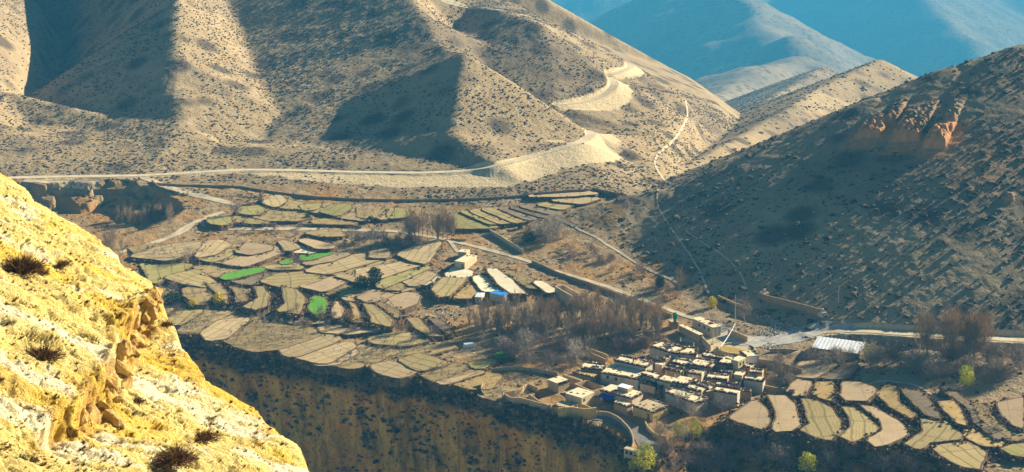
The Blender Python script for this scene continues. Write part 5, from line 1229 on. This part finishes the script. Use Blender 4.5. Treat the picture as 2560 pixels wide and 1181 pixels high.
for k,u,v,s_,l,c in [('juniper',938,724,1.2,'tall dark evergreen with bare stems in the fields','evergreen'),('juniperbush',906,724,1.15,'wide dark evergreen bush left of the tall one','evergreen'),
 ('juniperbush',432,762,1.1,'dark evergreen thicket beside the near yellow slope','evergreen'),('juniperbush',926,556,.6,'small dark evergreen bush in the far fields','evergreen'),
 ('juniperbush',1322,604,.95,'dark evergreen clump at the foot of the right hill','evergreen'),('juniperbush',1300,572,.5,'tiny dark evergreen above the clump','evergreen'),('juniper',1650,728,.8,'dark narrow evergreen above the valley road','evergreen'),
 ('juniperbush',770,548,.5,'small evergreen bush by the ruined stones','evergreen'),
 ('yellow',548,764,1.35,'round bright yellow bush, larger of the pair below the crescent fields','yellow bush'),('yellow',483,772,1.05,'round bright yellow bush, smaller of the pair','yellow bush'),
 ('yellow',1780,768,1.05,'yellow bush at the foot of the right hill by the plaza','yellow bush'),('lime',2415,966,1.25,'yellow green tree above the right terraces','tree'),('lime',1696,1098,1.0,'yellow green tree below the village, left one','tree'),
 ('lime',1738,1096,1.1,'yellow green tree below the village, right one','tree'),('lime',1612,1178,1.5,'yellow green tree right of the tiny white hut','tree'),('lime',1585,1181,.8,'small yellow green tree under the tiny white hut','tree'),('lime',2018,1188,1.25,'yellow green tree at the bottom edge under the terraces','tree'),
 ('lime',2165,895,.7,'small yellow green bush at the end of the long shed','bush'),('lime',1612,838,.5,'small yellow green bush in the brown grove','bush'),
 ('pink',1262,880,1.15,'pink blossoming tree in the orchard, left one','blossom tree'),('pink',1335,862,1.1,'pink blossoming tree in the orchard, right one','blossom tree'),('pink',1815,1135,.7,'small pink blossoming bush on the lower bank','blossom tree'),('pink',1625,788,.7,'pink tinged tree at the top right of the grove','blossom tree'),('pink',1110,670,.6,'faint pink bush below the farmhouses','blossom tree'),
 ('round',590,542,1.15,'round bare tree at the road bend','tree'),('round',742,672,.95,'single bare tree among the green plots','tree'),('round',472,655,.85,'round bare tree near the yellow slope','tree'),('bush',870,806,1.3,'purple bare bush between the crescent fields','bush'),('bush',1000,832,1.4,'purple bare bush beside the tan fields','bush'),
 ('bush',655,505,1.3,'dark bare bush on the mound in the far fields','bush'),('round',880,612,1.,'bare tree below the valley road, left of a pair','tree'),('round',940,614,1.1,'bare tree below the valley road, right of a pair','tree'),
 ('pale',1315,892,1.1,'white stemmed bare tree in the orchard','tree'),('pale',1440,915,1.,'white stemmed bare tree above the village pens','tree'),('pale',1700,1030,.8,'slim pale tree before the largest front house','tree'),('round',1730,1052,.8,'dark bare tree below the largest front house','tree'),('round',1806,1032,.8,'dark bare tree before the tall brown house','tree'),('round',1862,805,1.15,'bare spreading tree beside the tall mast','tree'),
 ('tall',1645,1140,.8,'bare pale tree beside the lane below the village','tree'),('tall',1700,735,.7,'bare tree next to the narrow evergreen','tree'),('round',435,735,.8,'bare grey tree behind the dark evergreen thicket','tree'),('bush',405,790,1.1,'purple bare bush at the foot of the near slope, left','bush'),('bush',445,785,1.,'purple bare bush at the foot of the near slope, right','bush'),('bush',1085,845,1.2,'purple bush at the edge of the grove','bush'),('round',1025,600,1.3,'bare tree at the left end of the tall clump','tree')]:
    put(k,ground_at(u,v),s_,l,c,None)
# saplings in the orchards
q=[]
orch=[p for p in PLATES if p[2]=='b']
for px,_,_,Q in orch:
    lo,hi=px.min(0),px.max(0); a=0
    for yy in np.arange(lo[1]+3,hi[1]-1,9.):
        for xx in np.arange(lo[0]+4+(a%2)*7,hi[0]-2,15.):
            if poly_in(np.array([xx]),np.array([yy]),[tuple(p) for p in px])[0] and RNG.random()<.75: q.append((xx+RNG.normal()*1.5,yy+RNG.normal()*.8))
        a+=1
q=np.array(q); 
if len(q)>260: q=q[RNG.permutation(len(q))[:260]]
for p in ground_many(q): put('sapling',p,.55+.4*RNG.random(),'small bare orchard tree in a dry terraced field','sapling','orchard saplings')
# blue sapling guards
M_CY=simple('blue_tree_guard',(.03,.35,.50),(.05,.45,.60),2)
gq=[(882,843),(930,838),(950,833),(980,828),(846,840),(905,838),(835,878),(852,880),(870,882),(876,893),(892,895),(878,907),(895,905),(912,886),(912,898),(932,880),(1065,865),(985,860),(1000,883)]
for p in ground_many(gq):
    g=MB(); g.tube([[0,0,0],[0,0,1.1]],[.14,.12],6); o=g.build('tree_guard',M_CY); o.location=p; tag(o,'blue plastic sapling guard in the terraced fields','tree guard','blue sapling guards')
print('trees',time.time()-T0)
# ------------------------------------------------------------------ scrub
def dome(seed,k=7,flat=.75):
    r=np.random.default_rng(seed); V=[[0,0,flat*1.0]]
    for j,(rad,z) in enumerate(((.62,.72),(1.,.22),(.9,-.25))):
        for i in range(k):
            a=2*math.pi*(i+.5*j)/k; q=rad*(1+.30*r.normal()*.8); V.append([math.cos(a)*q,math.sin(a)*q,z*flat+.10*r.normal()])
    F=[[0,1+i,1+(i+1)%k] for i in range(k)]
    for j in range(2):
        for i in range(k):
            a=1+j*k+i;b=1+j*k+(i+1)%k;c=1+(j+1)*k+i;d=1+(j+1)*k+(i+1)%k; F+=[[a,c,b],[b,c,d]]
    return np.array(V),np.array(F)
DOMES=[dome(s) for s in range(8)]
def spiky(seed,n=26):
    r=np.random.default_rng(seed); V=[];F=[]
    for i in range(n):
        a=r.random()*6.28; e=.25+1.1*r.random(); d=np.array([math.cos(a)*math.cos(e),math.sin(a)*math.cos(e),math.sin(e)])*(.75+.55*r.random()); s=np.cross(d,[0,0,1]);s=s/np.linalg.norm(s)*.16; b=np.array([math.cos(a),math.sin(a),0])*.15
        V+= [b-s,b+s,b+d]; F.append([3*i,3*i+1,3*i+2])
    return np.array(V),np.array(F)
SPIK=[spiky(s) for s in range(6)]
M_SCRUB=tonemat('slope_scrub',[(0.,(.055,.045,.035)),(.6,(.10,.085,.06)),(1.,(.17,.135,.085))],usernd=False)
M_DSCRUB=tonemat('dark_dry_scrub',[(0.,(.05,.028,.014)),(.5,(.15,.085,.04)),(.85,(.28,.17,.08)),(1.,(.38,.23,.08))],usernd=False)
def hill_scrub(name,n,xr,yr,rad,cond,sp=0.):
    A=np.sqrt(RNG.random(n)*(yr[1]**2-yr[0]**2)+yr[0]**2); a=xr[0]+(xr[1]-xr[0])*RNG.random(n); X=a*A;Y=A
    Z,scr=H2(X,Y,True); _,ids=H0(X,Y,True); keep=cond(X,Y,ids)&(scr<.35)
    for q in RED0[:5]: keep&=np.hypot(X-q[0],(Y-q[1])*.8)>7
    dn=fbm(X/14,Y/14,201,3); keep&=RNG.random(n)<np.clip(.66+1.3*dn+1.0*fbm(X/45,Y/45,202,2),.06,1)
    # nothing on roads and paths
    X,Y,Z=X[keep],Y[keep],Z[keep]; m=len(X)
    s=rad*(.35+1.1*RNG.random(m)**2.2); P=np.stack([X,Y,Z-.05*s],1)
    V,F,T=scatter(DOMES,P,s,zs=.55+.35*RNG.random(m)); o=big_mesh(name,V,F,M_SCRUB,attrs={'tone':T}); tag(o,kind='stuff'); print(name,m)
nR=NAMES.index('R');nT=NAMES.index('T')
hill_scrub('hill_scrub',108000,(-.40,.19),(608,1060),.60,lambda X,Y,i:(i==nT)|((i<0)&(Y>floor_lim(X/Y)+4)&(X/Y<.13)))
hill_scrub('near_hill_scrub',17000,(.02,.45),(430,660),.52,lambda X,Y,i:(i==nR)&(fbm(X/30,Y/30,210,3)>-.6))
hill_scrub('near_hill_scrub',2600,(.08,.45),(430,660),1.15,lambda X,Y,i:(i==nR))
hill_scrub('far_hill_scrub',30000,(.06,.36),(600,1900),1.0,lambda X,Y,i:(i!=nT)&(i!=nR)&(Y>floor_lim(X/Y)+4))
# dark scrub on the rim and on the bank
def rim_scrub():
    n=9000; u=455+RNG.random(n)*(2640-455); a=np.interp(u,[p[0] for p in _RIM],_ra); ry=rim_y(a)
    c=1-sstep(1500,1640,u); d=np.where(RNG.random(n)<c,np.abs(RNG.normal(size=n))*3.6-.5,RNG.random(n)*75)
    # positions from the cliff sheet itself
    ci=np.clip(((a+.47)/.94*(CLX.shape[1]-1)).astype(int),0,CLX.shape[1]-1); D0=CLY[0,ci]
    rows=np.array([np.argmin(np.abs((CLY[0,k]-CLY[:,k])-dd)) for k,dd in zip(ci,d)])
    # on the steep part use rows directly so bushes also sit lower down the face
    low=(RNG.random(n)<.07)&(c>.5); rows=np.where(low,RNG.integers(20,140,n),rows)
    P=np.stack([CLX[rows,ci],CLY[rows,ci],CLZ[rows,ci]],1); s=np.where(low,.35,.95)*(.4+.9*RNG.random(n)**1.5)
    h=n//2; V,F,T=scatter(DOMES,P[:h],s[:h],zs=.6+.5*RNG.random(h)); V2,F2,T2=scatter(SPIK,P[h:],s[h:]*1.25,zs=.8+.6*RNG.random(n-h))
    o=big_mesh('cliff_scrub',np.concatenate([V,V2]),np.concatenate([F,F2+len(V)]),M_DSCRUB,attrs={'tone':np.concatenate([T,T2])}); tag(o,kind='stuff')
rim_scrub()
def floor_scrub():
    # tufts along terrace banks
    P=[]
    for (px,_,k,Q),ri in zip(PLATES,RISES):
        if ri>1.7: Q=np.concatenate([Q,Q+RNG.normal(size=Q.shape)*[.5,.5,0],Q+RNG.normal(size=Q.shape)*[.9,.9,0]-[0,0,.6]])
        cc=Q.mean(0); m=RNG.random(len(Q))<(.5 if ri<1.7 else .8); q=Q[m].copy(); d=q-cc; d[:,2]=0; d/=np.linalg.norm(d,axis=1,keepdims=True)+1e-9; q+=d*(.3+1.3*RNG.random(len(q))[:,None]); q[:,2]-=.7*RNG.random(len(q)); P.append(q)
    P=np.concatenate(P); n=len(P)
    V,F,T=scatter(SPIK,P,.35+.55*RNG.random(n)); V1,F1,T1=scatter(DOMES,P+RNG.normal(size=P.shape)*[.8,.8,.05],.2+.4*RNG.random(n))
    # rough ground between the fields
    n=26000; a=-.36+.82*RNG.random(n); Y=np.sqrt(RNG.random(n)*(660**2-395**2)+395**2); X=a*Y; ry=rim_y(a); Z,ids=H0(X,Y,True); m=(Y>ry+.5)&(ids<0)
    X,Y=X[m],Y[m]; den=fbm(X/12,Y/12,220,3); k=RNG.random(len(X))<np.clip(.35+1.4*den,.03,1); X,Y=X[k],Y[k]
    inp=np.zeros(len(X),bool)
    for px,_,kk,Q in PLATES:
        lo,hi=Q.min(0),Q.max(0); b=(X>lo[0]-1)&(X<hi[0]+1)&(Y>lo[1]-1)&(Y<hi[1]+1)
        if b.any(): inp[np.nonzero(b)[0][poly_in(X[b],Y[b],[tuple(p[:2]) for p in Q])]]=True
    for L in ROADLINES: inp|=dist_poly(X,Y,L,closed=False)<3.2
    X,Y=X[~inp],Y[~inp]; Z=H2(X,Y); P=np.stack([X,Y,Z],1); n=len(X)
    V2,F2,T2=scatter(DOMES,P,.22+.55*RNG.random(n)**2,zs=.6+.4*RNG.random(n))
    VV=[V,V1,V2];FF=[F,F1,F2];off=np.cumsum([0]+[len(v) for v in VV])
    o=big_mesh('dry_scrub',np.concatenate(VV),np.concatenate([f+off[i] for i,f in enumerate(FF)]),M_DSCRUB,attrs={'tone':np.concatenate([T,T1,T2])}); tag(o,kind='stuff'); print('floor scrub',n)
floor_scrub()
# shrubs, stones on the near slope
def fore_pt(u,v): return fore_hit(np.array(u,float),np.array(v,float))
M_FS=tonemat('brown_shrub',[(0.,(.05,.025,.012)),(.6,(.15,.08,.04)),(1.,(.30,.18,.07))],usernd=False); M_FG=tonemat('green_shrub',[(0.,(.03,.04,.01)),(1.,(.14,.15,.04))],usernd=False)
for u,v,s_,n,m_,l in [(52,682,1.15,2600,M_FS,'dense dark brown shrub near the left edge of the near slope'),(155,668,.45,500,M_FS,'small twiggy shrub right of the dense one'),(95,905,1.0,1800,M_FS,'brown shrub in the middle of the near slope'),(435,1160,1.0,1300,M_FS,'spreading twiggy shrub at the bottom of the near slope'),(40,1172,.6,1500,M_FG,'green shrub in the bottom left corner'),(415,818,.4,500,M_FS,'small brown shrub under the rock ledge'),(100,690,.5,500,M_FS,'low brown shrub beside the dense one'),(180,780,.5,450,M_FS,'thin brown shrub above the rock ledge'),(510,1105,.7,700,M_FS,'dark shrub by the overhang at the lower slope'),(345,1010,.35,300,M_FS,'tiny shrub on the lower slope'),(20,770,.35,300,M_FS,'tiny shrub at the left edge')]:
    c=fore_pt(u,v)+FN*.1; d=RNG.normal(size=(n,3)); d/=np.linalg.norm(d,axis=1,keepdims=True); d[:,2]=np.abs(d[:,2])*.8; rad=RNG.random(n)**.5; P0=d*(rad*.75*s_)[:,None]*[1,1,.8]*(1+.3*np.sin(d[:,:1]*9)); P1=P0+(d*.3+RNG.normal(size=(n,3))*.16)*s_
    g=MB(); g.ribbons(P0,P1,.03,.012,RNG.random(n)); 
    st=MB(); k=12; e=d[:k]*s_*.8
    for i in range(k): st.tube([[0,0,-.2],e[i]*.5,e[i]],[.03,.02,.006],4)
    r=empty('mountain_shrub',tuple(c)); tag(r,l,'shrub','shrubs on the near slope'); g.build('foliage',m_,r); st.build('stem',M_BARK,r)
def fore_debris():
    n=6500; u=RNG.random(n)*780;v=440+RNG.random(n)*760; S=np.array(SIL); side=np.interp(v,S[:,1],S[:,0]); k=(u<side-6); 
    cl=fbm(u/60,v/40,301,3); k&=RNG.random(n)<np.clip(.35+1.6*cl,.04,1); u,v=u[k],v[k]; P=fore_hit(u,v)
    import mathutils
    deps=bpy.data.objects['near_slope']; bv=__import__('mathutils.bvhtree',fromlist=['BVHTree']).BVHTree.FromObject(deps,bpy.context.evaluated_depsgraph_get())
    Q=[];
    for uu,vv in zip(u,v):
        a,dy,dz=ray(uu,vv); h=bv.ray_cast(Vector((0,0,CZ)),Vector((float(a),float(dy),float(dz))).normalized())
        if h[0]: Q.append(tuple(h[0]))
    Q=np.array(Q); n=len(Q); h=n//2
    V,F,T=scatter(ROCKS,Q[:h],.04+.15*RNG.random(h)**4); o=big_mesh('slope_stones',V,F,tonemat('yellow_stones',[(0.,(.40,.26,.08)),(1.,(.85,.66,.25))],usernd=False),attrs={'tone':T}); tag(o,kind='stuff')
    V,F,T=scatter(SPIK,Q[h:],.04+.13*RNG.random(n-h)**2.5); o=big_mesh('slope_tufts',V,F,M_FS,attrs={'tone':T}); tag(o,kind='stuff')
    # the broken boulders of the rock band
    band=[(398,752),(392,770),(380,785),(360,800),(352,822),(340,808),(330,850),(310,870),(322,880),(300,895),(290,915),(305,930),(280,960),(268,985),(292,1000),(255,1020),(235,1045),(272,1050),(200,1050),(370,840),(345,862),(312,970),(395,735),(375,760)]
    for i,(uu,vv) in enumerate(band):
        a,dy,dz=ray(uu,vv); hh=bv.ray_cast(Vector((0,0,CZ)),Vector((float(a),float(dy),float(dz))).normalized())
        if not hh[0]: continue
        Vr,Fr=ROCKS[i%6]; import bmesh
        me=bpy.data.meshes.new('boulder'); me.from_pydata([tuple(x) for x in Vr],[],[list(map(int,f)) for f in Fr]); bm=bmesh.new(); bm.from_mesh(me); bmesh.ops.bevel(bm,geom=bm.edges[:],offset=.06,segments=1,affect='EDGES'); bmesh.ops.subdivide_edges(bm,edges=bm.edges[:],cuts=2,use_grid_fill=True)
        for w in bm.verts:
            c_=np.array(w.co)*3.1+i; w.co+=w.normal*float(fbm(np.array([c_[0]+c_[2]]),np.array([c_[1]-c_[2]*.7]),310+i,3)[0])*.16
        bm.to_mesh(me); bm.free(); me.materials.append(M_BOULD); o=bpy.data.objects.new('boulder',me); COL.objects.link(o); s=.55+.75*RNG.random(); o.location=hh[0]; o.scale=(s,s*1.1,s*.9); o.rotation_euler=(RNG.random(),RNG.random(),RNG.random()*6)
        tag(o,'weathered ochre boulder in the broken rock band of the near slope','boulder','boulders of the near rock band')
M_BOULD=cliff_mat('ochre_boulder',(.52,.32,.09),(.76,.54,.20),(.30,.18,.06))
fore_debris()
print('plants',time.time()-T0)

# ------------------------------------------------------------------ air
def haze():
    g=MB(); x0,x1,y0,y1,z0,z1=-5500,5500,-400,10200,-1500,400
    g.box(((x0+x1)/2,(y0+y1)/2,(z0+z1)/2),(x1-x0,y1-y0,z1-z0)); 
    m=bpy.data.materials.new('haze'); m.use_nodes=True; nt=m.node_tree; nt.nodes.clear()
    o=nt.nodes.new('ShaderNodeOutputMaterial'); v=nt.nodes.new('ShaderNodeVolumePrincipled'); v.inputs['Color'].default_value=(*HAZE_COLOR,1); v.inputs['Density'].default_value=HAZE_DENSITY; v.inputs['Anisotropy'].default_value=.0
    nt.links.new(v.outputs[0],o.inputs['Volume']); ob=g.build('haze',m); tag(ob,kind='stuff')
haze()
print('done',time.time()-T0)
